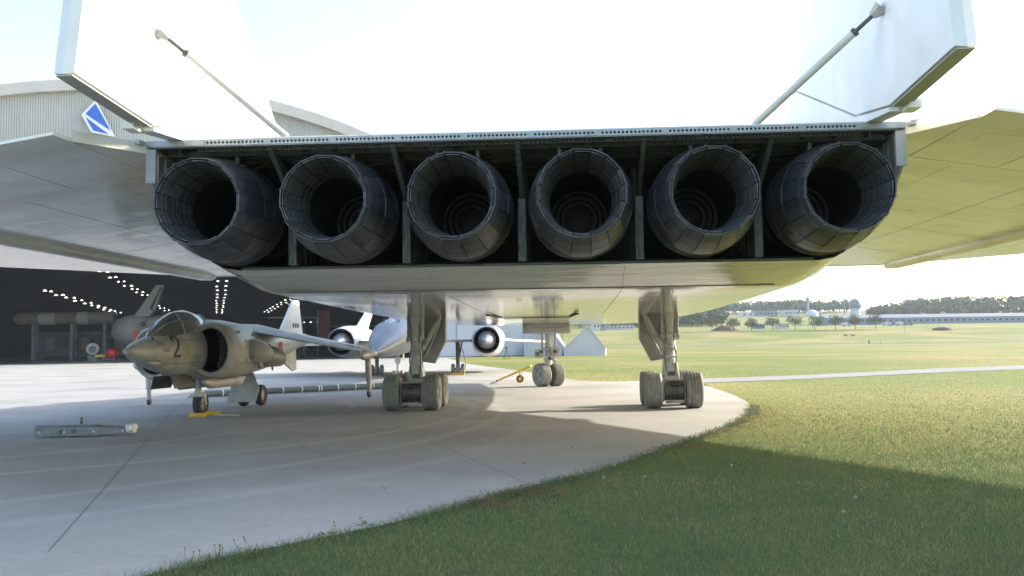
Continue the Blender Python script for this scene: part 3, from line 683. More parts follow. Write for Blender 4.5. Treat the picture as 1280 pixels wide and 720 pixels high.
    mb.box((ib*.84, .16, 2.4), (.03, .20, .95)); mb.beam((ib*.84, .16, 1.95), (ib*.52, .16, 1.31), .20, .03, up=(1, 0, 0)); mb.beam((ib*.45, .2, 1.7), (ib*.14, .2, 1.45), .04, .16)
    part('door_rib', mb, 'door_paint', g)
    mb = MB(); mb.box((ib*-.24, .05, 2.42), (.03, .42, 1.0)); part('leg_fairing', mb, 'gear_paint', g, bevel=.01)
main_gear(-3.74, -1); main_gear(3.64, 1)
# nose leg with two wheels turned aside
ng = bpy.data.objects.new('nose_gear', None); ng.location = (-.12, 40.1-26, 0); ng.rotation_euler = (0, 0, 0); link(ng, bomber)
ST = radians(32)
for dx in (-.34, .34):
    c = (dx*cos(ST), dx*sin(ST), .5)
    part('tyre', ME_TY, None, ng, c, (0, 0, ST)); part('rim', ME_RM, None, ng, c, (0, 0, ST))
mb = MB(); mb.lathe([(.10, .5), (.10, .9), (.16, .92), (.16, 1.35), (.13, 1.37), (.13, 3.0)], 16, axis='Z'); mb.tube([(-.4*cos(ST), -.4*sin(ST), .5), (.4*cos(ST), .4*sin(ST), .5)], .07, 10); part('strut', mb, 'gear_paint', ng, smooth=35)
mb = MB()
for c, d in (((-.42, -.1, 1.42), (.34, .14, .36)), ((.32, -.1, 1.48), (.40, .14, .42)), ((.05, -.22, 1.22), (.5, .12, .22)), ((-.12, -.2, 1.62), (.4, .1, .10)), ((.3, -.18, 1.05), (.14, .1, .2))): mb.box(c, d)
part('steering_box', mb, 'gear_paint', ng, bevel=.02)
for x, z in ((-.48, 1.42), (.3, 1.5), (.05, 1.22), (-.3, 1.5)): part('steering_panel', MB().box((x, -.185 if z > 1.3 else -.295, z), (.14, .03, .12)), 'gear_dark', ng)
mb = MB()
for x in (-.42, .18, .62): mb.tube([(x, -.5, 2.7), (x, -.45, 1.95)], .02, 6)
mb.tube([(-.28, .1, 2.8), (-.25, -.05, 1.3)], .05, 8); mb.tube([(.34, .1, 2.8), (.28, -.05, 1.3)], .05, 8); part('link_rod', mb, 'gear_paint', ng, smooth=50)
mb = MB(); mb.box((-.05, -.1, 2.48), (2.05, 1.4, .42)); part('nose_gear_bay', mb, 'gear_paint', ng, bevel=.08)
mb = MB(); mb.box((-.05, -.83, 2.42), (1.5, .08, .20)); part('bay_slot', mb, 'door_paint', ng, bevel=.02)

# ================================================================== grey jump jet with the number 2
HO = W(-8.7, 25.6); HT = radians(6)
hd = -(F3*cos(HT) + R3*sin(HT)); HRZ = atan2(hd.y, hd.x)
jet = thing('jump_jet', 'weathered grey jump jet with number 2 on its nose and large side intakes', 'fighter jet', HO, HRZ); jet.rotation_euler.x = radians(1.9)
HS = [(3.8, 1.79, .02, .02), (3.72, 1.79, .09, .09), (3.5, 1.78, .19, .19), (3.1, 1.77, .31, .31), (2.4, 1.76, .46, .47), (1.6, 1.76, .57, .62), (.9, 1.78, .65, .74), (0, 1.82, .72, .84), (-1.2, 1.8, .84, .86), (-2.6, 1.78, .84, .80), (-4.2, 1.8, .68, .70), (-6, 1.92, .44, .50), (-7.5, 2.05, .29, .35), (-9, 2.12, .17, .21), (-10, 2.15, .06, .08)]
mb = MB(); mb.loft([ell(*s, n=32, e=2.15) for s in HS]); part('fuselage', mb, 'jet_grey', jet, smooth=40)
def hside(s, z, off=.008):                      # port skin of the nose at station s and height z
    ss = [h[0] for h in HS][::-1]; f = lambda k: float(np.interp(s, ss, [h[k] for h in HS][::-1])); t = min(abs((z-f(1))/f(3)), .98)
    return Vector((s, f(2)*(1-t**2.15)**(1/2.15)+off, z))
mb = MB(); mb.lathe([(.001, 3.86), (.07, 3.84), (.10, 3.74), (.115, 3.69)], 18, (0, 0, 1.79), 'X'); mb.lathe([(.05, 3.86), (.06, 3.875), (.07, 3.86)], 18, (0, 0, 1.79), 'X'); part('nose_cap', mb, 'jet_pale', jet, smooth=30)
# panel lines, thin proud strips round the fuselage
mb = MB()
for s in (3.05, 2.1, -.2, -1.75, -3.4):
    ss = [h[0] for h in HS][::-1]; f = lambda k: float(np.interp(s, ss, [h[k] for h in HS][::-1])); r1 = [v + Vector((-.006, 0, 0)) for v in ell(s, f(1), f(2)+.004, f(3)+.004, 32, 2.15)]; r2 = [v + Vector((.012, 0, 0)) for v in r1]
    mb.loft([r1, r2], False, False)
for z in (1.45, 2.05):
    for k in range(14):
        s = 3.0-.16*k; a, b = hside(s, z, .003), hside(s-.16, z, .003); mb.beam(a, b, .010, .010)
part('panel_joint', mb, 'panel_line', jet)
# canopy and windscreen
CS = [(2.75, 2.12, .05, .03), (2.45, 2.10, .26, .24), (2.0, 2.08, .38, .52), (1.5, 2.08, .43, .72), (.9, 2.10, .44, .78), (.35, 2.16, .40, .66), (-.15, 2.3, .28, .42), (-.5, 2.45, .12, .2)]
mb = MB(); mb.loft([ell(*s, n=24) for s in CS]); part('canopy', mb, 'canopy_glass', jet, smooth=60)
mb = MB()
def hoop(s, r=.022):
    ss = [c[0] for c in CS][::-1]; f = lambda k: float(np.interp(s, ss, [c[k] for c in CS][::-1]))
    mb.tube([(s-.12*(1-abs(cos(a))), (f(2)+.005)*cos(a), f(1)+(f(3)+.005)*sin(a)) for a in [pi*k/14 for k in range(15)]], r, 6)
hoop(1.62, .026); hoop(.05, .03)
for sg in (-1, 1): mb.tube([(2.72, 0.04*sg, 2.15), (2.2, .20*sg, 2.46), (1.62, .30*sg, 2.60)], .018, 6); mb.tube([(2.6, .2*sg, 2.10), (1.6, .46*sg, 2.14), (.6, .46*sg, 2.2), (-.1, .36*sg, 2.36)], .022, 6)
part('canopy_frame', mb, 'jet_grey', jet, smooth=60)
mb = MB(); mb.box((.9, 0, 2.35), (.25, .34, .62)); part('ejection_seat', mb, 'black_paint', jet, bevel=.03)
# intakes
for sg in (1, -1):
    mb = MB(); I = [(.88, .78, 1.76, .48, .59), (.97, .78, 1.76, .51, .625), (1.0, .78, 1.76, .55, .665), (.95, .78, 1.76, .59, .70), (.8, .78, 1.76, .625, .73), (.4, .76, 1.76, .66, .76), (-.3, .64, 1.77, .66, .75), (-1.4, .46, 1.77, .66, .78), (-3.0, .25, 1.78, .58, .72)]
    mb.loft([ell(s, zc, hw, hh, 32, 2.0, sg*yc) for s, yc, zc, hw, hh in I], False, True); part('intake_cowl', mb, 'jet_grey', jet, smooth=50)
    mb = MB(); mb.loft([ell(s, 1.76, hw, hh, 32, 2.0, sg*.78) for s, hw, hh in ((.88, .48, .59), (.75, .46, .57), (.1, .44, .54))], False, True); part('intake_duct', mb, 'duct', jet, smooth=50)
    ts = [hside(.82-.1*i, 1.14+.125*j, .012) for i in range(10) for j in range(11)]  # dark sheet over the fuselage side: shade inside the intake put into colour
    mb = MB(); mb.add([(v.x, sg*v.y, v.z) for v in ts], [(i*11+j, i*11+j+1, (i+1)*11+j+1, (i+1)*11+j) for i in range(9) for j in range(10)]); part('intake_shade', mb, 'duct', jet, smooth=60, recalc=False)
    lp = [ell(q, 1.76, hw, hh, 32, 2.0, sg*.78) for q, hw, hh in ((.89, .475, .585), (.98, .505, .62), (1.015, .55, .665), (.97, .59, .705), (.84, .627, .735))]
    mb = MB(); mb.loft(lp, False, False); part('intake_lip', mb, 'jet_pale', jet, smooth=70)
    mb = MB()
    for k in range(22):
        a = 2*pi*k/22; c, d = cos(a), sin(a); p0, p1 = Vector((.14, sg*.62+.08*c, 1.76+.08*d)), Vector((.16, sg*.62+.46*c, 1.76+.50*d)); mb.beam(p0, p1, .05, .012, up=(1, .4, 0))
    part('fan_blade', mb, 'flame_ring', jet)
    # swivelling nozzles
    mb = MB(); mb.tube([(-.95, sg*.75, 1.72), (-.98, sg*1.06, 1.72), (-1.15, sg*1.22, 1.70), (-1.55, sg*1.26, 1.66), (-1.85, sg*1.25, 1.62)], [.36, .36, .34, .29, .25], 16); part('front_nozzle', mb, 'jet_pale', jet, smooth=40)
    mb = MB(); mb.tube([(-.72, sg*1.02, 1.74), (-.82, sg*1.12, 1.74), (-.9, sg*1.2, 1.73)], [.08, .22, .3], 14); part('nozzle_cap', mb, 'jet_grey', jet, smooth=40)
    mb = MB(); mb.tube([(-2.7, sg*.65, 1.55), (-2.72, sg*.95, 1.54), (-2.9, sg*1.1, 1.52), (-3.3, sg*1.12, 1.47)], [.34, .34, .31, .26], 16); part('rear_nozzle', mb, 'jet_grey', jet, smooth=40)
    mb = MB(); mb.box((-2.2, sg*.93, 1.6), (.9, .02, .75), rz=sg*.08); part('heat_shield', mb, 'jet_pale', jet, bevel=.01)
    mb = MB(); mb.beam((-1.95, sg*1.0, 1.2), (-1.5, sg*1.02, 1.95), .03, .04, up=(0, 1, 0)); mb.beam((-3.4, sg*.86, 1.1), (-2.9, sg*.98, 1.9), .03, .05, up=(0, 1, 0)); part('shield_edge', mb, 'panel_line', jet)
    # wing, outrigger
    rt = [(-1.7, 2.42, .05), (-2.3, 2.55, .0), (-3.6, 2.56, 0), (-5.2, 2.38, 0), (-3.6, 2.36, 0), (-2.3, 2.34, 0)]
    tp = [(-3.72, 1.52), (-3.95, 1.57), (-4.4, 1.56), (-4.95, 1.50), (-4.4, 1.49), (-3.95, 1.48)]
    mb = MB(); mb.loft([[Vector((s, sg*.35, z)) for s, z, _ in rt], [Vector((s, sg*3.75, z)) for s, z in tp]]); part('wing', mb, 'jet_grey', jet, smooth=25)
    mb = MB(); mb.beam((-4.05, sg*.9, 2.28), (-4.45, sg*3.3, 1.58), .10, .03); part('flap_joint', mb, 'panel_line', jet)
    mb = MB(); mb.tube([(-3.45, sg*3.70, 1.44), (-3.7, sg*3.70, 1.45), (-4.4, sg*3.70, 1.46), (-5.3, sg*3.70, 1.48)], [.06, .17, .16, .03], 12); part('wingtip_pod', mb, 'jet_grey', jet, smooth=50)
    o = .08 if sg > 0 else .13
    mb = MB(); mb.tube([(-4.3, sg*3.68, 1.42), (-4.3, sg*3.68, .52+o)], .10, 12); mb.tube([(-4.3, sg*3.68, .54+o), (-4.3, sg*3.68, .16+o)], .07, 12); mb.box((-4.37, sg*3.68, 1.05+o), (.05, .05, .62)); leg = part('outrigger_leg', mb, 'jet_pale', jet, smooth=40)
    mb = MB(); mb.lathe([(.001, -.045), (.07, -.05), (.10, -.035), (.105, 0), (.10, .035), (.07, .05), (.001, .045)], 18, (-4.3, sg*3.68, .105+o), 'Y'); part('outrigger_wheel', mb, 'black_paint', leg, smooth=40)
    mb = MB()
    for k in (-1, 1): mb.box((-4.3, sg*3.68+k*.06, .15+o), (.07, .015, .16))
    part('wheel_fork', mb, 'gear_dark', leg)
    # tailplane
    mb = MB(); mb.loft([[Vector((s, sg*.15, 2.25+z)) for s, z in ((-7.7, 0), (-8.3, .05), (-9.4, 0), (-8.3, -.05))], [Vector((s, sg*2.1, 1.75+z)) for s, z in ((-9.2, 0), (-9.4, .02), (-9.9, 0), (-9.4, -.02))]]); part('tailplane', mb, 'jet_pale', jet)
mb = MB(); fn = [(-6.4, 2.35), (-7.9, 3.55), (-8.45, 3.55), (-8.75, 2.3)]
mb.prism(fn, lambda s, z: (s, -.05, z), lambda s, z: (s, .05, z)); part('fin', mb, 'jet_white', jet, bevel=.02)
mb = MB()
for k in range(3): mb.box((-7.75-.24*k, .056, 2.62), (.15, .006, .16)); 
part('fin_code', mb, 'black_paint', jet)
mb = MB(); mb.tube([(-7.7, .0, 3.3), (-7.3, .0, 3.42)], .015, 6); part('pitot', mb, 'jet_white', jet)
mb = MB(); mb.prism([(-6.2, 1.5), (-7.6, .98), (-8.0, 1.02), (-8.0, 1.9)], lambda s, z: (s, -.03, z), lambda s, z: (s, .03, z)); part('ventral_fin', mb, 'jet_pale', jet, bevel=.01)
# markings on the port side
def on_skin(name, mb, m):
    mb.v = [tuple(hside(x, z, .014)) for x, _, z in mb.v]; return part(name, mb, m, jet, recalc=False)
stroke = [(-.115, .12)] + [(.118*cos(t), .135+.128*sin(t)) for t in [radians(170-18*k) for k in range(11)]] + [(.085, .06), (.03, -.04), (-.06, -.15), (-.118, -.235)]
mb = MB(); pv = [Vector((u, v)) for u, v in stroke]; L_ = []
for i, p in enumerate(pv):
    d = (pv[min(i+1, len(pv)-1)]-pv[max(i-1, 0)]).normalized(); n = Vector((-d.y, d.x))*.034; L_.append((p+n, p-n))
q2 = lambda p: (2.20-p[0], 0, 1.89+p[1])
for i in range(len(L_)-1): mb.add([q2(L_[i][0]), q2(L_[i][1]), q2(L_[i+1][1]), q2(L_[i+1][0])], [(0, 1, 2, 3)])
for k in range(4): u0, u1 = -.135+.07*k, -.135+.07*(k+1); mb.add([q2((u0, -.285)), q2((u1, -.285)), q2((u1, -.222)), q2((u0, -.222))], [(0, 1, 2, 3)])
on_skin('number_two', mb, 'black_paint')
D_('patch_dark', (.30, .295, .25), (.24, .235, .20), scale=6, rough=.5); D_('patch_olive', (.42, .40, .25), (.36, .345, .22), scale=6, rough=.5)
for s0, s1, z0, z1, mm in ((1.98, 1.62, 1.62, 1.98, 'patch_olive'), (2.9, 2.62, 1.52, 1.68, 'jet_pale'), (3.1, 2.75, 1.50, 1.56, 'patch_dark'), (1.5, 1.12, 1.34, 1.66, 'patch_dark'), (1.45, 1.15, 1.80, 2.0, 'jet_pale'), (2.9, 2.6, 1.92, 2.02, 'patch_dark'), (2.1, 1.7, 1.30, 1.44, 'jet_pale'), (2.75, 2.5, 1.74, 1.84, 'patch_dark')):
    g_ = [(s0+(s1-s0)*i/4, 0, z0+(z1-z0)*j/3) for i in range(5) for j in range(4)]; mb = MB(); mb.add(g_, [(i*4+j, i*4+j+1, (i+1)*4+j+1, (i+1)*4+j) for i in range(4) for j in range(3)]); mb.v = [tuple(hside(x, z, .006)) for x, _, z in mb.v]; part('access_panel', mb, mm, jet, recalc=False)
for s0, z0 in ((.2, 2.2), (-.3, 1.95), (-.5, 1.45), (.25, 1.5), (-1.1, 2.2)):
    part('access_panel', MB().box((s0, .74+.64*sqrt(max(1-((z0-1.76)/.76)**2, .02))-.012-.06*(s0 < 0), z0), (.26, .02, .14), rx=-(z0-1.76)*.9), 'patch_dark' if z0 > 2 else 'jet_pale', jet, bevel=.004)
mb = MB(); mb.tube([(3.25, .22, 1.52), (3.05, .27, 1.48), (2.75, .30, 1.47)], [.02, .07, .03], 8); part('nose_fairing', mb, 'jet_pale', jet, smooth=60)
mb = MB(); mb.box((-5.0, .625, 1.86), (.9, .012, .14), rz=-.10); part('fuselage_stripe', mb, 'ring_white', jet)
mb = MB(); mb.box((-4.75, .66, 1.86), (.22, .012, .26), rz=-.10); mb.box((-5.2, .61, 1.86), (.55, .012, .05), rz=-.10); part('red_marking', mb, 'red', jet)
# undersides: gun fairings, legs, wheels
for sg in (-1, 1):
    mb = MB(); mb.tube([(.6, sg*.42, .93), (.2, sg*.42, .86), (-1.8, sg*.42, .86), (-2.2, sg*.42, .95)], [.06, .15, .15, .05], 10); part('gun_fairing', mb, 'jet_pale', jet, smooth=50)
mb = MB(); mb.box((1.5, .28, .98), (1.1, .03, .34), rx=.25); mb.box((1.5, -.28, .98), (1.1, .03, .34), rx=-.25); part('nose_gear_door', mb, 'gear_dark', jet, bevel=.01)
mb = MB(); mb.tube([(.0, 0, 1.2), (0, 0, .62)], .085, 12); mb.tube([(0, 0, .66), (0, 0, .5)], .12, 12); mb.box((.02, 0, .54), (.16, .40, .09)); mb.tube([(0, .17, .55), (-.12, .15, .30)], .035, 8); mb.tube([(0, -.17, .55), (-.12, -.15, .30)], .035, 8); mb.tube([(.1, .2, .52), (.12, -.24, .52)], .025, 8); mb.tube([(-.12, .18, .3), (-.12, -.18, .3)], .03, 8)
part('nose_leg', mb, 'gear_paint', jet, smooth=40)
me_hw = mesh('wheel', MB().lathe([(.19, -.10), (.24, -.115), (.30, -.10), (.325, -.05), (.33, 0), (.325, .05), (.30, .10), (.24, .115), (.19, .10)], 28, axis='Y'), mat('tyre_dark', (.055, .052, .05), (.035, .034, .033), scale=8, rough=.85), 40)
me_hr = mesh('wheel_hub', MB().lathe([(.195, -.09), (.17, -.05), (.06, -.06), (.001, -.09)], 20, axis='Y').lathe([(.195, .09), (.17, .05), (.06, .06), (.001, .09)], 20, axis='Y'), 'rim', 30)
for p in ((-.12, 0, .30), (-3.7, .34, .33), (-3.7, -.22, .33)):
    wo_ = part('wheel', me_hw, None, jet, p); part('wheel_hub', me_hr, None, wo_)
mb = MB(); mb.tube([(-3.6, .06, 1.1), (-3.7, .06, .4)], .09, 12); mb.tube([(-3.7, .36, .33), (-3.7, -.24, .33)], .06, 10); part('main_leg', mb, 'gear_paint', jet, smooth=40)
mb = MB(); mb.prism([(-.22, 1.05), (.40, 1.05), (.52, .55), (.36, .16), (-.60, .14)], lambda y, z: (-3.02-.25*(1-z), y, z), lambda y, z: (-3.05-.25*(1-z), y, z)); part('main_gear_door', mb, 'jet_pale', jet, bevel=.008)
mb = MB(); mb.tube([(1.3, .3, 2.48), (1.35, .34, 2.62)], .01, 6); mb.tube([(2.85, .22, 2.02), (3.05, .25, 2.14)], .012, 6); mb.box((-.3, 0, 2.70), (.28, .1, .05)); part('antenna', mb, 'black_paint', jet)
# yellow chocks at its nose wheel
def chock(label, loc, rz):
    t = MB().prism([(-.10, 0), (.10, 0), (.05, .10), (-.05, .10)], lambda y, z: (-.21, y, z), lambda y, z: (.21, y, z))
    return tag(part('wheel_chock', t, 'yellow', None, loc, (0, 0, rz), bevel=.01), label, 'wheel chock', 'yellow wheel chocks')
q = G(247, 521); chock('yellow wheel chock in front of the nose wheel of jet 2', (q.x, q.y, 0.001), YAW)
q = G(266, 518.5); chock('yellow wheel chock behind the nose wheel of jet 2, smaller in view', (q.x, q.y, 0.001), YAW+.5)
mb = MB(); q0 = G(268, 519.5); q1 = G(300, 520)
pts = [q0.lerp(q1, k/10)+Vector((0, .06*sin(k*1.7), .02)) for k in range(11)]; mb.tube(pts, .014, 6)
tag(part('chock_rope', mb, 'ring_white', smooth=60), 'pale rope lying on the concrete beside the yellow wheel chocks', 'rope')

# ================================================================== silver delta jet facing the camera
YO = W(-5.9, 57); YR = atan2(-F3.y, -F3.x)
sr = thing('delta_jet', 'silver needle nosed delta wing jet facing the camera with two spiked round intakes', 'jet plane', YO, YR)
SS = [(17.6, 1.52, .05, .05), (16.6, 1.66, .34, .30), (15.4, 1.84, .62, .52), (14, 2.02, .84, .72), (12.4, 2.2, .98, .88), (10, 2.32, 1.06, .95), (5, 2.4, 1.05, .92), (0, 2.4, .95, .85), (-8, 2.55, .6, .55), (-14, 2.75, .08, .08)]
mb = MB(); mb.loft([ell(*s, n=28) for s in SS]); part('fuselage', mb, 'silver', sr, smooth=50)
mb = MB(); mb.tube([(19.2, .2, 1.50), (18.2, .1, 1.50), (17.5, 0, 1.52)], [.03, .06, .10], 8); part('pitot_boom', mb, 'jet_white', sr, smooth=50)
mb = MB(); mb.loft([ell(13.9, 2.48, .06, .06, 16), ell(13.2, 2.54, .36, .32, 16), ell(12.4, 2.6, .46, .52, 16), ell(11.2, 2.65, .46, .54, 16), ell(9, 2.75, .4, .5, 16), ell(6, 2.7, .2, .4, 16)]); part('canopy', mb, 'silver', sr, smooth=50)
for sg in (-1, 1):
    mb = MB(); mb.add([(13.92, sg*.05, 2.60), (13.1, sg*.46, 2.62), (12.65, sg*.47, 2.82), (12.58, sg*.05, 3.15)], [(0, 1, 2, 3)]); o = part('windscreen_pane', mb, 'glass_blue', sr, recalc=False)
    s_ = o.modifiers.new('thick', 'SOLIDIFY'); s_.thickness = .03; s_.offset = 0
    mb = MB(); mb.add([(12.45, sg*.53, 2.74), (11.5, sg*.53, 2.80), (11.5, sg*.36, 3.16), (12.45, sg*.36, 3.12)], [(0, 1, 2, 3)]); o = part('side_pane', mb, 'black_paint', sr, recalc=False)
    s_ = o.modifiers.new('thick', 'SOLIDIFY'); s_.thickness = .03; s_.offset = 0
    mb = MB(); mb.tube([(13.95, 0, 2.58), (12.56, 0, 3.18)], .035, 6); mb.tube([(13.95, sg*.02, 2.56), (13.08, sg*.50, 2.60), (12.6, sg*.52, 2.80), (12.54, sg*.02, 3.17)], .03, 6); part('windscreen_frame', mb, 'jet_white', sr, smooth=50)
    # chine and inner wing
    mb = MB(); mb.loft([[Vector((s, sg*.6, z)) for s, z in ((11.8, 2.02), (11.8, 2.10))], [Vector((9, sg*1.75, 2.06)), Vector((9, sg*1.75, 2.08))], [Vector((2, sg*1.9, 2.06)), Vector((2, sg*1.9, 2.1))], [Vector((0, sg*3.6, 2.08)), Vector((0, sg*3.6, 2.12))]], False, False)
    wl = [(11.8, .7), (8.5, 1.7), (3, 1.9), (.5, 3.9), (-9.5, 3.9), (-9.5, .3), (11, .3)]
    mb = MB(); mb.prism(wl, lambda s, y: (s, sg*y, 2.02), lambda s, y: (s, sg*y, 2.16)); part('inner_wing', mb, 'silver', sr, bevel=.03)
    mb = MB(); mb.prism([(-.2, 5.0), (-5.2, 8.3), (-6, 8.45), (-9.2, 8.0), (-9.6, 5.0)], lambda s, y: (s, sg*y, 2.06-.05*(y-5)), lambda s, y: (s, sg*y, 2.20-.05*(y-5))); part('outer_wing', mb, 'silver_white', sr, bevel=.03)
    mb = MB(); mb.lathe([(.78, 2.0), (.84, 1.9), (1.0, 0), (1.06, -3), (1.0, -6), (.75, -9.5)], 28, (0, sg*4.35, 2.10), 'X'); part('nacelle', mb, 'silver_white', sr, smooth=50)
    mb = MB(); mb.lathe([(.785, 1.95), (.80, 2.04), (.775, 2.10), (.70, 2.04), (.66, 1.7), (.45, .2)], 32, (0, sg*4.35, 2.10), 'X'); part('intake_lip', mb, 'black', sr, smooth=60)
    mb = MB(); mb.lathe([(.001, 2.95), (.08, 2.82), (.56, 1.85), (.55, 1.0), (.4, .2)], 32, (0, sg*4.35, 2.10), 'X'); part('intake_spike', mb, 'spike', sr, smooth=60)
    mb = MB(); mb.loft([[Vector((s, sg*4.35, 2.95)) for s in (-3.2, -8.2)] + [Vector((-8.2, sg*4.45, 2.95)), Vector((-3.2, sg*4.45, 2.95))], [Vector((s, sg*3.85, 4.5)) for s in (-5.6, -8.0)] + [Vector((-8.0, sg*3.92, 4.5)), Vector((-5.6, sg*3.92, 4.5))]]); part('fin', mb, 'silver_white', sr)
    # main leg with three wheels abreast
    mb = MB(); mb.tube([(0, sg*2.5, 2.1), (0, sg*2.5, .4)], [.14, .11], 10); mb.tube([(-.4, sg*2.75, 2.05), (0, sg*2.55, .9)], .05, 8); mb.tube([(.1, sg*2.8, 1.6), (.1, sg*3.0, .6), (.05, sg*2.9, .2)], .02, 6); mb.tube([(0, sg*2.1, .35), (0, sg*2.9, .35)], .06, 8); part('main_leg', mb, 'gear_dark', sr, smooth=50)
    for k in (-1, 0, 1):
        mb = MB(); mb.lathe([(.001, -.11), (.20, -.12), (.31, -.10), (.345, 0), (.31, .10), (.20, .12), (.001, .11)], 20, (0, sg*2.5+k*.30, .345), 'Y'); part('wheel', mb, 'exhibit_grey', sr, smooth=40)
mb = MB(); mb.tube([(9.6, 0, 2.0), (9.6, 0, .35)], [.12, .08], 10); mb.box((9.75, 0, 1.1), (.1, .3, .3)); mb.box((9.4, .25, 1.35), (.6, .03, .5)); part('nose_leg', mb, 'gear_paint', sr)
for k in (-.2, .2):
    mb = MB(); mb.lathe([(.001, -.08), (.18, -.09), (.27, -.07), (.29, 0), (.27, .07), (.18, .09), (.001, .08)], 20, (9.6, k, .29), 'Y'); part('wheel', mb, 'exhibit_grey', sr, smooth=40)
mb = MB(); mb.box((4.5, .3, 1.42), (1.2, .03, .5)); part('bay_door', mb, 'silver', sr)
q = W(-5.9+2.5, 56.55); t = chock('long yellow wheel chock under the right hand main wheels of the silver delta jet', (q.x, q.y, 0.001), YAW); t.scale = (2.1, 1.2, 1.3)

# ================================================================== loose ground equipment
# towbar at the bomber's nose wheels
A, B = G(624, 477.5), G(664, 479); tb_ = thing('tow_bar', 'yellow tow bar on a small wheel leaning up to the bomber nose wheels', 'tow bar', (A.x, A.y, 0))
a = Vector((0, 0, .10)); b = Vector((B.x-A.x, B.y-A.y, .80))
mb = MB(); mb.tube([a, b], .05, 10); mb.tube([a.lerp(b, .45)+Vector((0, .1, 0)), b+Vector((0, .35, .02))], .04, 8); part('bar', mb, 'yellow', tb_, smooth=50)
mb = MB(); mb.tube([a, a-(b-a)*.10], .04, 8); part('tow_eye', mb, 'red', tb_)
wh = a.lerp(b, .66); mb = MB(); mb.tube([wh, Vector((wh.x-.02, wh.y, .2))], .03, 8); mb.tube([wh+(b-a)*.08, Vector((wh.x+.05, wh.y, .2))], .025, 8); part('wheel_strut', mb, 'yellow', tb_)
mb = MB(); mb.lathe([(.10, -.06), (.17, -.05), (.185, 0), (.17, .05), (.10, .06)], 20, (0, 0, 0), 'Y'); w_ = part('tyre', mb, 'black_paint', tb_, (wh.x, wh.y, .19), (0, 0, .25), smooth=40)
mb = MB(); mb.lathe([(.10, -.055), (.001, -.05)], 16, axis='Y'); mb.lathe([(.10, .055), (.001, .05)], 16, axis='Y'); part('rim', mb, 'yellow', w_)
# long jointed pipe
A, B = G(250, 497.5), G(484, 486); A.z = B.z = .145; d = (B-A); n = 10
pt = thing('pipe_run', 'long dark green pipe with white joint rings lying across the concrete behind jet 2', 'pipe', (A.x, A.y, 0))
for k in range(n):
    p, q = d*(k/n), d*((k+1)/n); mb = MB(); mb.tube([Vector((p.x, p.y, .145)), Vector((q.x, q.y, .145))], .125, 14); part('pipe_section', mb, 'pipe_green', pt, smooth=50)
for k in range(n+1):
    for e in ((0,) if k % 3 else (-.06, .06)):
        p = d*(k/n)+d.normalized()*e; q = p+d.normalized()*.05; mb = MB(); mb.tube([Vector((p.x, p.y, .145)), Vector((q.x, q.y, .145))], .138, 16); part('joint_ring', mb, 'ring_white', pt, smooth=50)
# steel frame lying at the left
q = G(99, 546); fr = thing('steel_towing_frame', 'dull steel towing frame with an upright pin lying on the concrete at far left', 'steel frame', (q.x, q.y, 0), YAW+.12)
mb = MB(); mb.prism([(-.9, 0), (-.9, .20), (.2, .19), (1.0, .14), (1.05, .06), (.3, 0)], lambda x, z: (x, -.03, z+.02), lambda x, z: (x, .0, z+.02)); part('side_plate', mb, 'steel', fr, bevel=.008)
mb = MB(); mb.prism([(-.9, 0), (-.9, .22), (.2, .20), (1.0, .14), (1.05, .06), (.3, 0)], lambda x, z: (x, .40, z+.02), lambda x, z: (x, .43, z+.02)); part('side_plate', mb, 'steel', fr, bevel=.008)
for x in (-.8, -.3, .3, .9): part('cross_bar', MB().tube([(x, -.05, .11), (x, .45, .11)], .03, 10), 'gear_paint', fr, smooth=50)
part('top_rail', MB().box((-.3, .2, .235), (1.2, .34, .03)), 'steel', fr, bevel=.006)
part('pin', MB().tube([(-.02, .2, .24), (-.02, .2, .40)], .03, 10), 'gear_dark', fr, smooth=50)
part('end_bracket', MB().box((1.0, .2, .14), (.16, .30, .18)).tube([(1.02, -.1, .14), (1.02, .5, .14)], .05, 10), 'ring_white', fr, bevel=.005)
for x in (-.35, -.1): part('bolt', MB().tube([(x, -.05, .12), (x, -.03, .12)], .045, 12), 'gear_dark', fr)

# ================================================================== hangar and what stands in and beside it
AX = (F3*cos(radians(17.6)) - R3*sin(radians(17.6))); UX = Vector((AX.y, -AX.x, 0)); HC = 135.0
HO_ = Vector((CAM.x, CAM.y, 0)) + AX*HC
def H(u, wd, z): p = HO_ + UX*u + AX*wd; return Vector((p.x, p.y, z))
hg = thing('hangar', 'large grey hangar with a curved roof and dark open front', 'hangar', H(0, 0, 0), atan2(UX.y, UX.x))
def hz(u): t = (u+10)/58.0; return 37.5*sqrt(max(1-t*t, 0))
def hl(u, wd, z): return Vector((u, wd, z))
us = list(np.linspace(-66, 46.5, 60)); UO = 31.0; ZO = 20.0
mb = MB()
for a, b in zip(us[:-1], us[1:]):
    for t0, t1 in ((a, b),):
        za, zb = max(hz(a), .5), max(hz(b), .5)
        lo_a, lo_b = (min(ZO, za-.3), min(ZO, zb-.3)) if (a+b)/2 < UO else (0, 0)
        mb.add([hl(a, 0, lo_a), hl(b, 0, lo_b), hl(b, 0, zb), hl(a, 0, za)], [(0, 1, 2, 3)])
wall = part('facade', mb, 'facade', hg)
def corrug(mname):
    m = MT[mname]; t = m.node_tree; N = t.nodes; L = t.links; b = N['Principled BSDF']; tc = N.new('ShaderNodeTexCoord')
    wv = N.new('ShaderNodeTexWave'); wv.bands_direction = 'X'; wv.inputs['Scale'].default_value = 1.0; L.new(tc.outputs['Object'], wv.inputs[0])
    bp_ = N.new('ShaderNodeBump'); bp_.inputs['Distance'].default_value = .1; bp_.inputs['Strength'].default_value = .8; L.new(wv.outputs[0], bp_.inputs['Height']); L.new(bp_.outputs[0], b.inputs['Normal'])
corrug('facade')
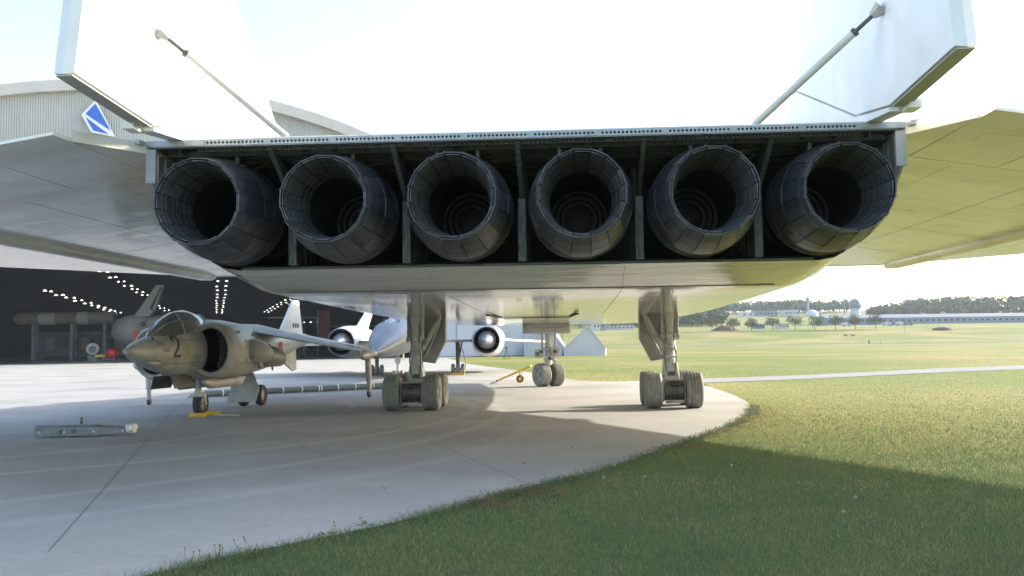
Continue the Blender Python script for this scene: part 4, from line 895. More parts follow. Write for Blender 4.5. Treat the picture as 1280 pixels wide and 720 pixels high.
mb = MB(); top = [u for u in us]
for a, b in zip(top[:-1], top[1:]): mb.beam(hl(a, 0, max(hz(a), .5)+.5), hl(b, 0, max(hz(b), .5)+.5), 1.6, 1.5)
part('roof_fascia', mb, 'fascia', hg)
mb = MB()
for a, b in zip(us[:-1], us[1:]): mb.add([hl(a, .9, max(hz(a), .5)+.6), hl(b, .9, max(hz(b), .5)+.6), hl(b, 230, max(hz(b), .5)+.6), hl(a, 230, max(hz(a), .5)+.6)], [(0, 1, 2, 3)])
part('roof', mb, 'fascia', hg)
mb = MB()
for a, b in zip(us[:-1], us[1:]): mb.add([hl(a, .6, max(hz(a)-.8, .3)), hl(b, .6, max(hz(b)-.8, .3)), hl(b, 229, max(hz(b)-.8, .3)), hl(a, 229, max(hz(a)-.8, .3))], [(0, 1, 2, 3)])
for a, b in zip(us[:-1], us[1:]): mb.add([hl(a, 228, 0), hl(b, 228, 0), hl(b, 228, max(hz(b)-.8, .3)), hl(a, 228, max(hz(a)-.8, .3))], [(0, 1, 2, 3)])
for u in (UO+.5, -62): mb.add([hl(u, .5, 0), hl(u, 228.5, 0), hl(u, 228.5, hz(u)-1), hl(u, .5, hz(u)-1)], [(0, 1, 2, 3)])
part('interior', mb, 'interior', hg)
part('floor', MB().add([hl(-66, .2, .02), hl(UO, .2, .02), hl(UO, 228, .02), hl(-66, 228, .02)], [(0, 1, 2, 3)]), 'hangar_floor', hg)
for k in range(6):
    u = UO+.2+2.62*k; part('door_leaf', MB().box((u+1.3, -.6-.12*(k % 2), 8.2 - .25*k), (2.56, .25, 16.2-.5*k)), 'door_panel', hg)
# blue and white emblem high on the facade
def fac(px, py, off): 
    d = ray(px, py); t = (HC-off - (Vector((CAM.x, CAM.y, 0))-Vector((CAM.x, CAM.y, 0))).dot(AX))/d.dot(AX); p = CAM + d*t - HO_
    return Vector((p.dot(UX), -off, p.z))
e1 = [(119.7, 124.5), (144, 171), (114, 165.5), (101.5, 143.3)]; b1 = [(119.3, 129.3), (138.2, 163.2), (106.8, 142.2)]; b2 = [(106.8, 146.2), (135.6, 167.6), (116.5, 163.0)]
for pl, off, mm, nm in ((e1, .5, 'white', 'emblem_panel'), (b1, .56, 'blue', 'emblem_triangle'), (b2, .56, 'blue', 'emblem_triangle')):
    v = [fac(*p, off) for p in pl]; n = len(v); bk = [x + Vector((0, .055, 0)) for x in v]
    part(nm, MB().add(v+bk, [tuple(range(n)), tuple(range(n, 2*n))[::-1]] + [(i, (i+1) % n, n+(i+1) % n, n+i) for i in range(n)]), mm, hg)

# lit ceiling lamps in rows
ME_L = mesh('ceiling_lamp', MB().box((0, 0, 0), (.5, .16, .05)).box((0, 0, .08), (.12, .12, .11)), 'lamp')
ORD = ['first', 'second', 'third', 'fourth', 'fifth', 'sixth', 'seventh', 'eighth', 'ninth', 'tenth', 'eleventh', 'twelfth', 'thirteenth', 'fourteenth']
def lamp_row(pa, pb, n, z, lab, per=1, spread=1.1, s=1.0):
    A_, B_ = ray(*pa), ray(*pb); A_ = CAM + A_*((z-CAM.z)/A_.z); B_ = CAM + B_*((z-CAM.z)/B_.z)
    for k in range(n):
        p = A_.lerp(B_, k/(n-1))
        for j in range(per):
            o = bpy.data.objects.new('ceiling_lamp', ME_L); o.location = p + UX*((j-(per-1)/2)*spread) + UX*random.uniform(-.15, .15) + Vector((0, 0, random.uniform(-.08, .08))); o.rotation_euler = (0, 0, atan2(UX.y, UX.x)); o.scale = (s*random.uniform(.7, 1.15), s, s); link(o)
            tag(o, ('', 'left ', 'right ')[0 if per == 1 else j+1] + 'lamp ' + ORD[k] + ' from the top of ' + lab, 'ceiling lamp', 'lit lamps under the hangar roof')
lamp_row((60, 301), (181, 369), 11, 14.2, 'the long sloping row', 2)
lamp_row((196, 382), (209, 388), 3, 14.2, 'the row beside the shuttle tail', 2, 1.3, 1.1)
lamp_row((278.5, 344), (274, 391), 13, 13.5, 'the upright double row', 2, 1.7)
lamp_row((360, 375), (333, 390), 7, 13.5, 'the row left of the jet fin', 2, 1.3)
lamp_row((60, 364), (147, 391), 10, 9.5, 'the low far left row', 2, 1.0, .9)
lamp_row((442, 393.5), (372, 407), 7, 11, 'the row above the delta jet', 2, 1.6, 1.2)
lamp_row((415, 402), (380, 402.8), 5, 10, 'the faint row over the left nacelle', 1, 1, 1.3)

# exhibits inside the hangar
def place(px, py, D): p = P(px, py, D); return Vector((p.x, p.y, .03))
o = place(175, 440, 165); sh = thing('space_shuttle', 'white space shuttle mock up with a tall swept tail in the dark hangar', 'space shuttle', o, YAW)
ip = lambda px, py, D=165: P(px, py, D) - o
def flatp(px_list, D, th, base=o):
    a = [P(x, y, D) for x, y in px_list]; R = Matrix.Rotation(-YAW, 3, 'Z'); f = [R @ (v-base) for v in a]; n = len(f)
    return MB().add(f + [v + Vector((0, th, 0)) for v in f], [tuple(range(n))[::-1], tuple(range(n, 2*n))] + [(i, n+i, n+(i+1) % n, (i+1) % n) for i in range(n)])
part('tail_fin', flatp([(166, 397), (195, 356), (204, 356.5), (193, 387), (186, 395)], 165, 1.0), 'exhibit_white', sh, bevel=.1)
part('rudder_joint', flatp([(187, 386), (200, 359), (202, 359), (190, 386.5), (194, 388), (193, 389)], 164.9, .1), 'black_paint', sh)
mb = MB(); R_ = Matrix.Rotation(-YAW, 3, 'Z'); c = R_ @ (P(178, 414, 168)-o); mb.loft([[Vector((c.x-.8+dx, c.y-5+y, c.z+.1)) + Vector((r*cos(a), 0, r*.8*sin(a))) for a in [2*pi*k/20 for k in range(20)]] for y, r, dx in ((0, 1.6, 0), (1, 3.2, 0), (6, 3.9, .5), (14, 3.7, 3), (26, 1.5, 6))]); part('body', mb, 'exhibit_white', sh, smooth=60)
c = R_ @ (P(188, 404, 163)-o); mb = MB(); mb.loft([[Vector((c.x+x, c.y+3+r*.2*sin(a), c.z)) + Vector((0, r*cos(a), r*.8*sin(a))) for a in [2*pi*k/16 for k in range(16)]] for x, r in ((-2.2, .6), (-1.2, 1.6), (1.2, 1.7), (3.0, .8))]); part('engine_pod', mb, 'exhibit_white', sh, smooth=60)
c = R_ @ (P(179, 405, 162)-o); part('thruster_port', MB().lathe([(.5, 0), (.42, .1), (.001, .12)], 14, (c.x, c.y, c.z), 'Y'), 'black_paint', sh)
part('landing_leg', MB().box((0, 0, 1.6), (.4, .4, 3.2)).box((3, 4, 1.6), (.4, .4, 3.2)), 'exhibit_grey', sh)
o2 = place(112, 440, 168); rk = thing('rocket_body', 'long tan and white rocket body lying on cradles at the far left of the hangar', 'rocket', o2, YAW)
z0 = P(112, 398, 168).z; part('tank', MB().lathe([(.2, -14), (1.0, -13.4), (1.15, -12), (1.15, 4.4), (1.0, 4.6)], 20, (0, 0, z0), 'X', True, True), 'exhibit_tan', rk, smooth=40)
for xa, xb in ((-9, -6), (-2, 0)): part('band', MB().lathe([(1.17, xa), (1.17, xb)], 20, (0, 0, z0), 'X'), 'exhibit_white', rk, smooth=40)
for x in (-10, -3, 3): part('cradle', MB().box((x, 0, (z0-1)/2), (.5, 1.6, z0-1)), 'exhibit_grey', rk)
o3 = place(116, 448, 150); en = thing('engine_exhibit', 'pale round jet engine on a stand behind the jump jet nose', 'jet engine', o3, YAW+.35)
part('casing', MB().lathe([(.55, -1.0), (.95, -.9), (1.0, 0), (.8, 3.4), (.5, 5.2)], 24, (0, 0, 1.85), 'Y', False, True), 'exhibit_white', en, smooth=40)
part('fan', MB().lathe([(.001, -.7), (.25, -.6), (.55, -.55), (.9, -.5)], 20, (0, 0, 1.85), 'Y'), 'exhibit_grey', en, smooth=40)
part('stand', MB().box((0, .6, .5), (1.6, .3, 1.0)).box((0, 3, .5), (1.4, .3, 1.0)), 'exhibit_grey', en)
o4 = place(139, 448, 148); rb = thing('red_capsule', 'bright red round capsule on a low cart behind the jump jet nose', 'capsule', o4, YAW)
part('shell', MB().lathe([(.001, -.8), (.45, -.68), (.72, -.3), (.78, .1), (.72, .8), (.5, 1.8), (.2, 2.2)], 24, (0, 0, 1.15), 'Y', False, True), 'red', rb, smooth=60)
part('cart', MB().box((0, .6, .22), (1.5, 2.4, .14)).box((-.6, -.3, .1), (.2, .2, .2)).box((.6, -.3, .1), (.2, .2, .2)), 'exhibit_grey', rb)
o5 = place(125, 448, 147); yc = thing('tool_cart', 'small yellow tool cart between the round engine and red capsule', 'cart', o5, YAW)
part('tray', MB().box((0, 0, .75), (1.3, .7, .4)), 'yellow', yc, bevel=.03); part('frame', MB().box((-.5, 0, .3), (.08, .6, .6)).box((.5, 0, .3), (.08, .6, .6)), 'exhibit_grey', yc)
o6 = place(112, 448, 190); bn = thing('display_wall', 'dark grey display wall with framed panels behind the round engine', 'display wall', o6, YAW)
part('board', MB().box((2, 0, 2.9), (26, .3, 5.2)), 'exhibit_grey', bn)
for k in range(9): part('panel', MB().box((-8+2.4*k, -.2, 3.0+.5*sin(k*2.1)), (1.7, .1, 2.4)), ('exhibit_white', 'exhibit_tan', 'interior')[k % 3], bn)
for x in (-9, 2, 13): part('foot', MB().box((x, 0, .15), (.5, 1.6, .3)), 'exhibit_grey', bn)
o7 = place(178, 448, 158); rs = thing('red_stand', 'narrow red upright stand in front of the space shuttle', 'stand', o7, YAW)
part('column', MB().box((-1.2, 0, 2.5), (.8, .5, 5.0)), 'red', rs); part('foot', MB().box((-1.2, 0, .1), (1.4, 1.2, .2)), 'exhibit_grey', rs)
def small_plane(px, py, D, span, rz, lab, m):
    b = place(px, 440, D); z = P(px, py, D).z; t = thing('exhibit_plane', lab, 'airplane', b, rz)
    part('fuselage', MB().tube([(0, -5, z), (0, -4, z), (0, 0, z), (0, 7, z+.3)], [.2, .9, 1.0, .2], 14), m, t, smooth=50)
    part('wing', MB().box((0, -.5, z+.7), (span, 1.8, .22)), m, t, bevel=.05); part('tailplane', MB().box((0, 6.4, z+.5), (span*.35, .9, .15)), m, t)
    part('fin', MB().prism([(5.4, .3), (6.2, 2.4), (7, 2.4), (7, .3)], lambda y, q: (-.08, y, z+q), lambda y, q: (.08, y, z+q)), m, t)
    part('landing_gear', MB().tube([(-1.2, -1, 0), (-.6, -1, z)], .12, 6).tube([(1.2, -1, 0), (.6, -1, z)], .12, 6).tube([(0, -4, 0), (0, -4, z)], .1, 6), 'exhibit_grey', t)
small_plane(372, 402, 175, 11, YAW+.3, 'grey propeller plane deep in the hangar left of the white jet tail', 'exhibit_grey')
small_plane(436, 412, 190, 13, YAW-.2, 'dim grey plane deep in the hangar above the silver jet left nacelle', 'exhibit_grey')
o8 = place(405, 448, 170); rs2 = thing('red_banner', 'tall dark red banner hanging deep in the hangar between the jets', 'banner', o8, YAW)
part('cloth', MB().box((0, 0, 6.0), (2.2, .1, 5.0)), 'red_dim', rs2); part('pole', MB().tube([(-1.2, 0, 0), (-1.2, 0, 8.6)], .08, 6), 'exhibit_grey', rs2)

# gabled blocks beside the hangar and the stand in the shade
def block(pts, D, lab, depth=9):
    p = [P(x, y, D) for x, y in pts]; b = Vector((p[0].x, p[0].y, 0)); R = Matrix.Rotation(-YAW, 3, 'Z'); f = [R @ (v-b) for v in p]
    for i in (0, len(f)-1): f[i].z = -.05
    n = len(f); t = thing('gabled_block', lab, 'concrete block', b, YAW)
    part('body', MB().add(f + [v + Vector((1.0, depth, 0)) for v in f], [tuple(range(n))[::-1], tuple(range(n, 2*n))] + [(i, n+i, n+(i+1) % n, (i+1) % n) for i in range(n)]), 'shed_wall', t)
    part('edge_trim', MB().beam(f[1]+Vector((0, -.06, .08)), f[2]+Vector((0, -.06, .08)), .3, .12).beam(f[2]+Vector((0, -.06, .08)), f[3]+Vector((0, -.06, .08)), .3, .12), 'ring_white', t)
block([(705, 444), (704, 436), (735, 407.5), (757, 436), (757, 445)], 138, 'pale grey gabled concrete block standing clear of the others right of the nose leg')
block([(655, 444), (654, 431), (688, 409), (703, 433), (703, 444.5)], 140, 'pale grey gabled concrete block half hidden behind the nose leg')
q = G(633, 449); ts = thing('tripod_stand', 'small dark tripod stand on the grass left of the nose leg', 'stand', (q.x, q.y, -.03))
for k in range(3): a = 2*pi*k/3+.4; part('leg', MB().tube([(.45*cos(a), .45*sin(a), 0), (0, 0, 1.3)], .04, 6), 'gear_dark', ts)
part('head', MB().box((0, 0, 1.4), (.25, .25, .3)), 'gear_dark', ts)

# ================================================================== far airfield edge
def leafm(name, a, b):
    m = mat(name, a, b, scale=.35, rough=.85, spec=.15, rnd=.12, coords='Object'); return m
MT['leaf_green'] = leafm('leaf_green', (.075, .115, .05), (.10, .125, .055)); MT['leaf_olive'] = leafm('leaf_olive', (.115, .12, .05), (.085, .11, .045)); MT['leaf_rust'] = leafm('leaf_rust', (.15, .115, .045), (.10, .10, .04))
def crown_mb(mb, c, rx, rz, clumps, per, size, r=random):
    for i in range(clumps):
        while True:
            v = Vector((r.uniform(-1, 1), r.uniform(-1, 1), r.uniform(-1, 1)))
            if .25 < v.length < 1: break
        v.z = v.z if v.z > -.55 else -.55
        k = Vector((c[0]+v.x*rx*.8, c[1]+v.y*rx*.8, c[2]+v.z*rz*.8)); cs = r.uniform(.22, .42)*rx
        for j in range(per):
            p = k + Vector((r.gauss(0, .5), r.gauss(0, .5), r.gauss(0, .42)))*cs
            u = Vector((r.gauss(0, 1), r.gauss(0, 1), r.gauss(0, 1))).normalized(); n = Vector((r.gauss(0, 1), r.gauss(0, 1), r.gauss(0, 1))); q = u.cross(n).normalized(); s = size*r.uniform(.6, 1.3)
            mb.add([p-u*s, p+q*s*.6, p+u*s, p-q*s*.6], [(0, 1, 2, 3)])
    return mb
TREES = [(838, 408, 1.0), (890, 405.5, 1.12), (917, 407, .98), (939.5, 406, .9), (966, 405.5, 1.0), (994, 403.5, 1.1), (1018.5, 404, 1.0), (1044.5, 402.5, 1.08), (1069, 402, 1.05), (1095, 401, 1.15)]
desc = ['beside the right main gear', 'reddish, right of the gear', 'standing before a brown mound', 'the smallest of the row', 'left of the pale low hut', 'below the white dome', 'midway along the row', 'under the tall mast', 'under the round radome', 'tallest, at its right end']
for i, (px, py, s) in enumerate(TREES):
    b = P(px, 413 - (px-840)*.014, 430); b.z = terr(b)
    t = thing('roadside_tree', 'small round tree of the row beyond the field, '+desc[i], 'tree', b, random.random()*6, 'row of trees beyond the field')
    k = random.Random(i+3); mb = MB(); mb.tube([(0, 0, -.2), (.08, 0, 1.2), (.05, .05, 2.4), (0, 0, 3.4*s)], [.17, .13, .1, .04], 7)
    for j in range(5): a = j*1.26+i; mb.tube([(0, 0, 1.7+.15*j), (.9*cos(a), .9*sin(a), 2.7+.25*j)], [.07, .02], 5)
    part('trunk', mb, 'bark', t, smooth=60)
    part('crown', crown_mb(MB(), (0, 0, 4.0*s), 3.9*s, 2.6*s, 40, 26, .26, k), MT[('leaf_olive', 'leaf_rust', 'leaf_olive', 'leaf_green')[(i*3+1) % 4]], t, recalc=False)
# woods on the hill: one far mass
def wood(name, mname, n, f, seed, lab):
    r = random.Random(seed); mb = MB()
    for i in range(n):
        px, D, hgt = f(r); b = P(px, 400, D); z = terr(b); rx = hgt*r.uniform(.34, .48)
        crown_mb(mb, (b.x, b.y, z+hgt*.56), rx, hgt*.5, 11, 9, 1.15, r)
        for j in range(3): a = j*2.1; mb.add([(b.x+.3*cos(a), b.y+.3*sin(a), z-.3), (b.x+.3*cos(a+2.1), b.y+.3*sin(a+2.1), z-.3), (b.x, b.y, z+hgt*.7)], [(0, 1, 2)])
    tag(part(name, mb, MT[mname], recalc=False), lab, 'woodland', kind='stuff')
wood('hill_wood', 'leaf_green', 330, lambda r: (lambda px: (px, r.uniform(880, 1010), r.uniform(9, 14)))(r.uniform(780, 1062)), 11, 'dark green woods along the hilltop beyond the airfield')
wood('hill_wood', 'leaf_olive', 260, lambda r: (lambda px: (px, r.uniform(740, 980), 4+min(max(px-1080, 0)/60, 1.25)*9*r.uniform(.75, 1.1)))(r.uniform(1085, 1400)), 12, 'autumn tinted woods on the right hand hill')
wood('hill_wood', 'leaf_rust', 60, lambda r: (r.uniform(1085, 1300), r.uniform(690, 760), r.uniform(7, 10)), 13, 'rust coloured trees at the foot of the right hand hill')
wood('valley_wood', 'leaf_olive', 190, lambda r: (r.uniform(690, 905), r.uniform(560, 700), r.uniform(8, 12)), 14, 'mixed olive trees at the foot of the hill behind the gear')
wood('valley_wood', 'leaf_green', 60, lambda r: (r.uniform(840, 905), r.uniform(620, 700), r.uniform(10, 13)), 15, 'green trees at the left foot of the hill')
# buildings, mast, domes
def hut(px0, px1, py0, D, depth, lab, cat, name, m='far_white', roof='far_roof', gable=False, win=0):
    a, b = P(px0, py0, D), P(px1, py0, D); z = terr((a+b)/2); wd = (b-a).length; c = (a+b)/2; h = max(c.z-z, 2.2)
    t = thing(name, lab, cat, (c.x, c.y, z), YAW)
    part('wall', MB().box((0, depth/2, h/2-1), (wd, depth, h+2)), m, t)
    if gable: part('roof', MB().prism([(-.4, h), (depth+.4, h), (depth/2, h+depth*.10)], lambda y, q: (-wd/2-.4, y, q), lambda y, q: (wd/2+.4, y, q)), roof, t)
    else: part('roof', MB().box((0, depth/2, h+.15), (wd+.6, depth+.6, .3)), roof, t)
    for k in range(win): part('window', MB().box((-wd/2+wd*(k+.5)/win, -.04, h*.55), (wd/win*.5, .1, h*.3)), 'far_window', t)
    return t
hut(1034, 1100, 397.5, 560, 22, 'long blue grey warehouse below the radome', 'warehouse', 'warehouse', 'far_blue', 'far_roof', True, 14)
hut(1102, 1300, 396.0, 575, 24, 'long blue grey warehouse at the right edge below the wooded hill', 'warehouse', 'warehouse', 'far_blue', 'far_roof', True, 26)
hut(981, 998, 387.5, 790, 14, 'white office building with flat roof on the hill', 'building', 'hill_building', win=5)
hut(944, 972, 388.8, 800, 16, 'low grey building left of the white office on the hill', 'building', 'hill_building', 'far_blue', win=6)
hut(927, 942, 391.0, 790, 10, 'small white shed at the left end of the hill', 'building', 'hill_building', win=2)
hut(1022, 1028, 389.5, 790, 8, 'tiny white hut right of the white dome', 'building', 'hill_building', win=1)
hut(974, 986, 407.5, 470, 8, 'pale low hut behind the row of trees', 'hut', 'field_hut', win=3)
hut(944, 956, 407.5, 480, 8, 'pale grey hut left of the row middle', 'hut', 'field_hut', 'far_roof', win=3)
hut(741.5, 750, 402.5, 480, 12, 'tall white building seen left of the right main gear', 'building', 'field_building', win=2)
hut(750, 757, 402.5, 482, 12, 'narrow grey building touching the tall white one', 'building', 'field_building', 'far_blue', win=1)
hut(757, 792, 411.5, 500, 10, 'row of low pale sheds behind the right main gear', 'building', 'field_building', win=7)
b = P(1069, 390, 800); b.z = terr(b); t = thing('radome', 'large pale spherical radome on a squat tower', 'radome', b, YAW); zc = P(1069, 381.5, 800).z - b.z
part('sphere', MB().lathe([(5.7*sin(pi*k/14)+.001, zc-5.7*cos(pi*k/14)) for k in range(15)], 20, axis='Z'), 'far_roof', t); part('tower', MB().lathe([(4.2, -2), (4.2, zc-3.6), (5.0, zc-3.5), (5.0, zc-3)], 16, axis='Z', cb=True), 'far_white', t)
b = P(1056, 395, 780); b.z = terr(b); t = thing('radio_mast', 'tall thin grey mast left of the radome', 'mast', b); hm = P(1056, 354, 780).z-b.z
part('pole', MB().tube([(0, 0, -1), (0, 0, hm*.9)], [.55, .4], 8), 'far_roof', t); part('tip', MB().tube([(0, 0, hm*.9), (0, 0, hm)], .14, 6), 'far_roof', t)
part('bracket', MB().box((0, 0, hm*.62), (2.0, .4, .3)).box((0, 0, hm*.8), (1.6, .4, .3)), 'far_roof', t)
b = P(1015, 391.5, 785); b.z = terr(b); t = thing('storage_dome', 'low white dome roofed building on the hill', 'dome', b); 
part('dome', MB().lathe([(5.4*cos(a)+.001, 1+4.6*sin(a)) for a in [pi/2*k/8 for k in range(9)]], 20, axis='Z'), 'far_white', t, smooth=60); part('drum', MB().lathe([(5.5, -2), (5.5, 1)], 20, axis='Z'), 'far_white', t)
b = P(1010, 389, 800); b.z = terr(b); t = thing('water_tower', 'slim pale tower with a knob top above the white dome', 'tower', b); ht = P(1010, 371, 800).z-b.z
part('shaft', MB().lathe([(1.1, -2), (.9, ht*.8)], 12, axis='Z'), 'far_blue', t); part('tank', MB().lathe([(1.2, ht*.72), (1.6, ht*.78), (1.6, ht*.92), (.5, ht)], 14, axis='Z', cb=True), 'far_blue', t)
b = P(907, 412.3, 440); b.z = terr(b); t = part('earth_mound', crown_mb(MB().lathe([(7, -.3), (5, 1.2), (2.6, 2.3), (.01, 2.5)], 14, axis='Z'), (0, 0, .8), 4.5, 1.4, 12, 6, .4, random.Random(4)), 'soil', None, b); tag(t, 'brown heap of earth behind the row of trees', 'earth mound')
b = P(1178, 416.8, 420); b.z = terr(b); t = part('earth_mound', crown_mb(MB().lathe([(5, -.3), (3.6, .8), (1.6, 1.3), (.01, 1.4)], 14, axis='Z'), (0, 0, .5), 3.5, .8, 10, 6, .3, random.Random(5)), 'soil', None, b); tag(t, 'low brown heap of earth at the right edge of the field', 'earth mound')
# parked vehicles by the warehouse, far specks with body, cabin and wheels
def car(px, D, m, lab):
    b = P(px, 405, D); b.z = terr(b); t = thing('parked_van', lab, 'van', b, YAW, 'vehicles parked by the warehouses')
    part('body', MB().prism([(-2.6, .4), (2.6, .4), (2.6, 1.3), (1.7, 2.1), (-2.5, 2.2), (-2.6, 1.8)], lambda x, z: (x, -.95, z), lambda x, z: (x, .95, z)), m, t, bevel=.08); part('window', MB().box((1.2, 0, 1.65), (1.0, 1.93, .5)), 'far_window', t)
    for x in (-1.6, 1.6):
        for y in (-.9, .9): part('wheel', MB().lathe([(.001, -.12), (.38, -.12), (.38, .12), (.001, .12)], 12, (x, y, .38), 'Y'), 'black_paint', t)
car(1108, 520, 'far_white', 'white van parked below the last tree of the row'); car(1126, 522, 'far_white', 'white van parked midway along the right hand warehouse'); car(1135, 522, 'far_roof', 'grey van parked right of the white vans'); car(1058, 515, 'far_white', 'white van parked between the last trees'); car(1118, 525, 'far_roof', 'grey van parked between the white vans')
# poles, signs, person on the field
for px, D, hgt, lab in ((1131, 400, 5.5, 'thin lamp pole on the field right of the person'), (1010, 400, 4, 'thin pole on the field below the row of trees'), (1032, 395, 4.5, 'thin pole on the field under the middle trees'), (1160, 410, 5, 'thin pole on the field near the right edge'), (846, 380, 5, 'thin pole beside the right main gear'), (1173, 425, 5.5, 'rightmost thin pole on the field')):
    b = P(px, 412, D); b.z = terr(b); t = thing('field_pole', lab, 'pole', b, 0, 'thin poles across the field'); part('shaft', MB().tube([(0, 0, -.2), (0, 0, hgt)], .06, 6), 'far_roof', t); part('head', MB().box((0, 0, hgt), (.5, .2, .15)), 'far_roof', t)
for px, lab in ((1057, 'small red sign board left on the far grass'), (1066, 'small red sign board right of its twin on the far grass')):
    b = P(px, 418, 385); b.z = terr(b); t = thing('sign_board', lab, 'sign', b, YAW, 'red sign boards on the far grass'); part('board', MB().box((0, 0, .7), (1.6, .1, .6)), 'exhibit_tan', t); part('post', MB().box((-.5, 0, .2), (.08, .08, .8)).box((.5, 0, .2), (.08, .08, .8)), 'far_roof', t)
b = G(1100.5, 431.3); b = Vector((b.x, b.y, 0)); t = thing('marker_post', 'slim grey marker post beside the standing person', 'post', (b.x, b.y, -.03)); part('shaft', MB().tube([(0, 0, 0), (0, 0, 1.5)], .06, 6), 'far_roof', t); part('plate', MB().box((0, 0, 1.5), (.22, .06, .3)), 'far_roof', t)

def skin(name, pts, edges, rad, m, parent):
    me = bpy.data.meshes.new(name); me.from_pydata(pts, edges, []); me.materials.append(MT[m]); o = bpy.data.objects.new(name, me); link(o, parent)
    sk = o.modifiers.new('skin', 'SKIN'); 
    for i, r in enumerate(rad): me.skin_vertices[0].data[i].radius = (r, r)
    me.skin_vertices[0].data[0].use_root = True; o.modifiers.new('sub', 'SUBSURF').levels = 1; o.modifiers['sub'].render_levels = 1; return o
b = G(1086.5, 431.0); pr = thing('person', 'lone person in dark clothes standing on the far field', 'person', (b.x, b.y, -.03), YAW+.5)
def addskin(name, pts, edges, rad, m):
    me = bpy.data.meshes.new(name); me.from_pydata(pts, edges, []); me.materials.append(MT[m]); o = bpy.data.objects.new(name, me); link(o, pr)
    b_ = bmesh.new(); b_.from_mesh(me); ly = b_.verts.layers.skin.verify(); b_.verts.ensure_lookup_table()
    for i, r in enumerate(rad): b_.verts[i][ly].radius = (r, r); b_.verts[i][ly].use_root = (i == 0)
    b_.to_mesh(me); b_.free(); o.modifiers.new('skin', 'SKIN'); s = o.modifiers.new('sub', 'SUBSURF'); s.levels = s.render_levels = 2; return o
bpts = [(0, 0, .95), (0, 0, 1.18), (0, 0, 1.40), (0, 0, 1.52), (0, -.02, 1.64), (0, 0, 1.76), (-.10, 0, .88), (-.11, -.02, .48), (-.12, .02, .08), (-.12, -.14, .05), (.10, 0, .88), (.13, .04, .48), (.15, .06, .08), (.16, -.10, .05), (-.19, 0, 1.40), (-.25, .02, 1.12), (-.24, -.06, .88), (.19, 0, 1.40), (.26, .03, 1.12), (.24, -.05, .88), (-.235, -.08, .78), (.235, -.07, .78)]
bed = [(0, 1), (1, 2), (2, 3), (3, 4), (4, 5), (0, 6), (6, 7), (7, 8), (8, 9), (0, 10), (10, 11), (11, 12), (12, 13), (2, 14), (14, 15), (15, 16), (2, 17), (17, 18), (18, 19), (16, 20), (19, 21)]
addskin('body', bpts, bed, [.14, .14, .13, .06, .10, .08, .09, .065, .045, .04, .09, .065, .045, .04, .065, .05, .035, .065, .05, .035, .035, .035], 'skin')
addskin('jacket', [bpts[i] for i in (0, 1, 2, 14, 15, 16, 17, 18, 19)], [(0, 1), (1, 2), (2, 3), (3, 4), (4, 5), (2, 6), (6, 7), (7, 8)], [.17, .16, .155, .08, .066, .05, .08, .066, .05], 'cloth_dark')
addskin('trousers', [bpts[i] for i in (0, 6, 7, 8, 10, 11, 12)], [(0, 1), (1, 2), (2, 3), (0, 4), (4, 5), (5, 6)], [.16, .11, .085, .06, .11, .085, .06], 'cloth_dark')
addskin('hair', [(0, .02, 1.70), (0, .015, 1.80)], [(0, 1)], [.10, .07], 'black_paint')

# ================================================================== seed heads and weeds on the near lawn
def seedhead(px, py, hgt, lab, sd):
    r = random.Random(sd); g = G(px, py); t = thing('dandelion', lab, 'dandelion', (g.x, g.y, -.02), r.random()*6, 'dandelion seed heads on the lawn')
    top = Vector((r.uniform(-.02, .02), r.uniform(-.02, .02), hgt)); part('stem', MB().tube([(0, 0, 0), top*.5+Vector((.01, 0, 0)), top], .0035, 5), 'stem', t)
    mb = MB()
    for k in range(60):
        v = Vector((r.gauss(0, 1), r.gauss(0, 1), r.gauss(0, 1))).normalized(); u = v.orthogonal().normalized()*.0045; q = v.cross(u); e = top+v*.017
        mb.add([top, e-u*.5, e+u*.5], [(0, 1, 2)]); mb.add([e-u, e-q, e+u, e+q], [(0, 1, 2, 3)])
    part('seed_head', mb, 'seed', t, recalc=False)
seedhead(755, 627, .30, 'tallest white dandelion seed head near the concrete edge', 1)
seedhead(914, 602, .24, 'white dandelion seed head standing alone in the middle of the lawn', 2)
seedhead(788, 574, .12, 'low white dandelion seed head on the edge below the right gear', 3)
seedhead(768, 588, .10, 'tiny seed head close to the brown lawn edge', 4)
seedhead(806, 600, .07, 'short pale seed head just inside the lawn edge', 5)
seedhead(903, 548, .10, 'white seed head at the corner where lawn meets shade', 6)
seedhead(1054, 646, .08, 'pale seed head on the right of the shaded lawn', 7)
seedhead(1068, 627, .07, 'small pale seed head far right on the shaded lawn', 8)
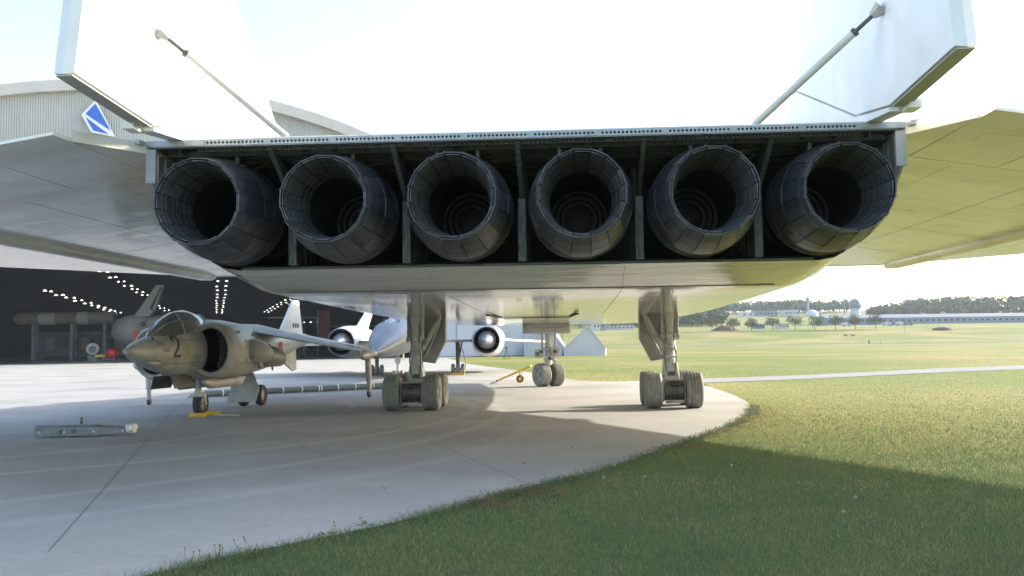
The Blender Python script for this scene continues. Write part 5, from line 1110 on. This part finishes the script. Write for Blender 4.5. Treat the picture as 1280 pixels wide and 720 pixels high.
def weed(px, py, hgt, n, lab, sd):
    r = random.Random(sd); g = G(px, py); t = thing('weed', lab, 'weed', (g.x, g.y, -.02), 0, 'weeds along the lawn edge')
    for k in range(n):
        a = r.random()*6.28; b_ = Vector((.02*cos(a), .02*sin(a), 0)); e = Vector((r.uniform(-.09, .09), r.uniform(-.06, .06), hgt*r.uniform(.7, 1))); part('stalk', MB().tube([b_, b_.lerp(e, .5)+Vector((.01, 0, 0)), e], [.004, .003, .002], 5).lathe([(.001, 0), (.007, .008), (.006, .02), (.001, .028)], 6, e, 'Z'), 'stem', t)
    mb = MB()
    for k in range(9): a = k*.7+r.random(); l = r.uniform(.08, .15); d_ = Vector((cos(a), sin(a), .35)); s_ = Vector((-sin(a), cos(a), 0))*.02; mb.add([Vector((0, 0, .01)), d_*l*.5+s_, d_*l, d_*l*.5-s_], [(0, 1, 2, 3)])
    part('leaf', mb, 'leaf_green', t, recalc=False)
weed(231, 712, .19, 2, 'leaning pair of dry weed stalks at the left lawn edge', 1); weed(241, 708, .21, 1, 'single upright weed stalk beside the leaning pair', 2)
weed(306, 694, .16, 2, 'dry weed stalks right of the leaning pair on the lawn edge', 3); weed(315, 691, .20, 1, 'thin pale weed stalk topped with fluff at the left lawn edge', 4)
weed(411, 668, .12, 2, 'short weed stalks on the lawn edge below jet 2', 5); weed(270, 702, .16, 4, 'leafy green weed clump on the left lawn edge', 6); weed(457, 656, .10, 2, 'small weed stalks on the lawn edge left of the joint', 7)
mb = MB(); r = random.Random(9)
for px, py in ((655, 580), (716, 561), (818, 560), (560, 590), (700, 600), (480, 612), (380, 560), (600, 640), (790, 541)):
    g = G(px, py); s = r.uniform(.02, .045); a = r.random()*6; u = Vector((cos(a)*s, sin(a)*s, .012)); v = Vector((-sin(a)*s*.6, cos(a)*s*.6, -.004)); c = Vector((g.x, g.y, .02)); mb.add([c-u, c+v, c+u, c-v], [(0, 1, 2, 3)])
tag(part('fallen_leaf', mb, 'litter', recalc=False), 'few brown fallen leaves scattered on the concrete', 'leaves', kind='stuff')

# ================================================================== thin autumn haze over the airfield
hb = MB().box((0, 0, 44.5), (13000, 13000, 91)); hz_o = part('haze', hb, mat('haze', (1, 1, 1))); hz_o['kind'] = 'stuff'; hz_o.location = (0, 0, 0)
t = MT_h = hz_o.data.materials[0].node_tree; t.nodes.remove(t.nodes['Principled BSDF']); v = t.nodes.new('ShaderNodeVolumePrincipled')
v.inputs['Color'].default_value = (.80, .90, 1, 1); v.inputs['Density'].default_value = .00016; v.inputs['Anisotropy'].default_value = 0
t.links.new(v.outputs[0], t.nodes['Material Output'].inputs['Volume'])
tag(hz_o, 'pale haze lying over the airfield and hills', 'haze')
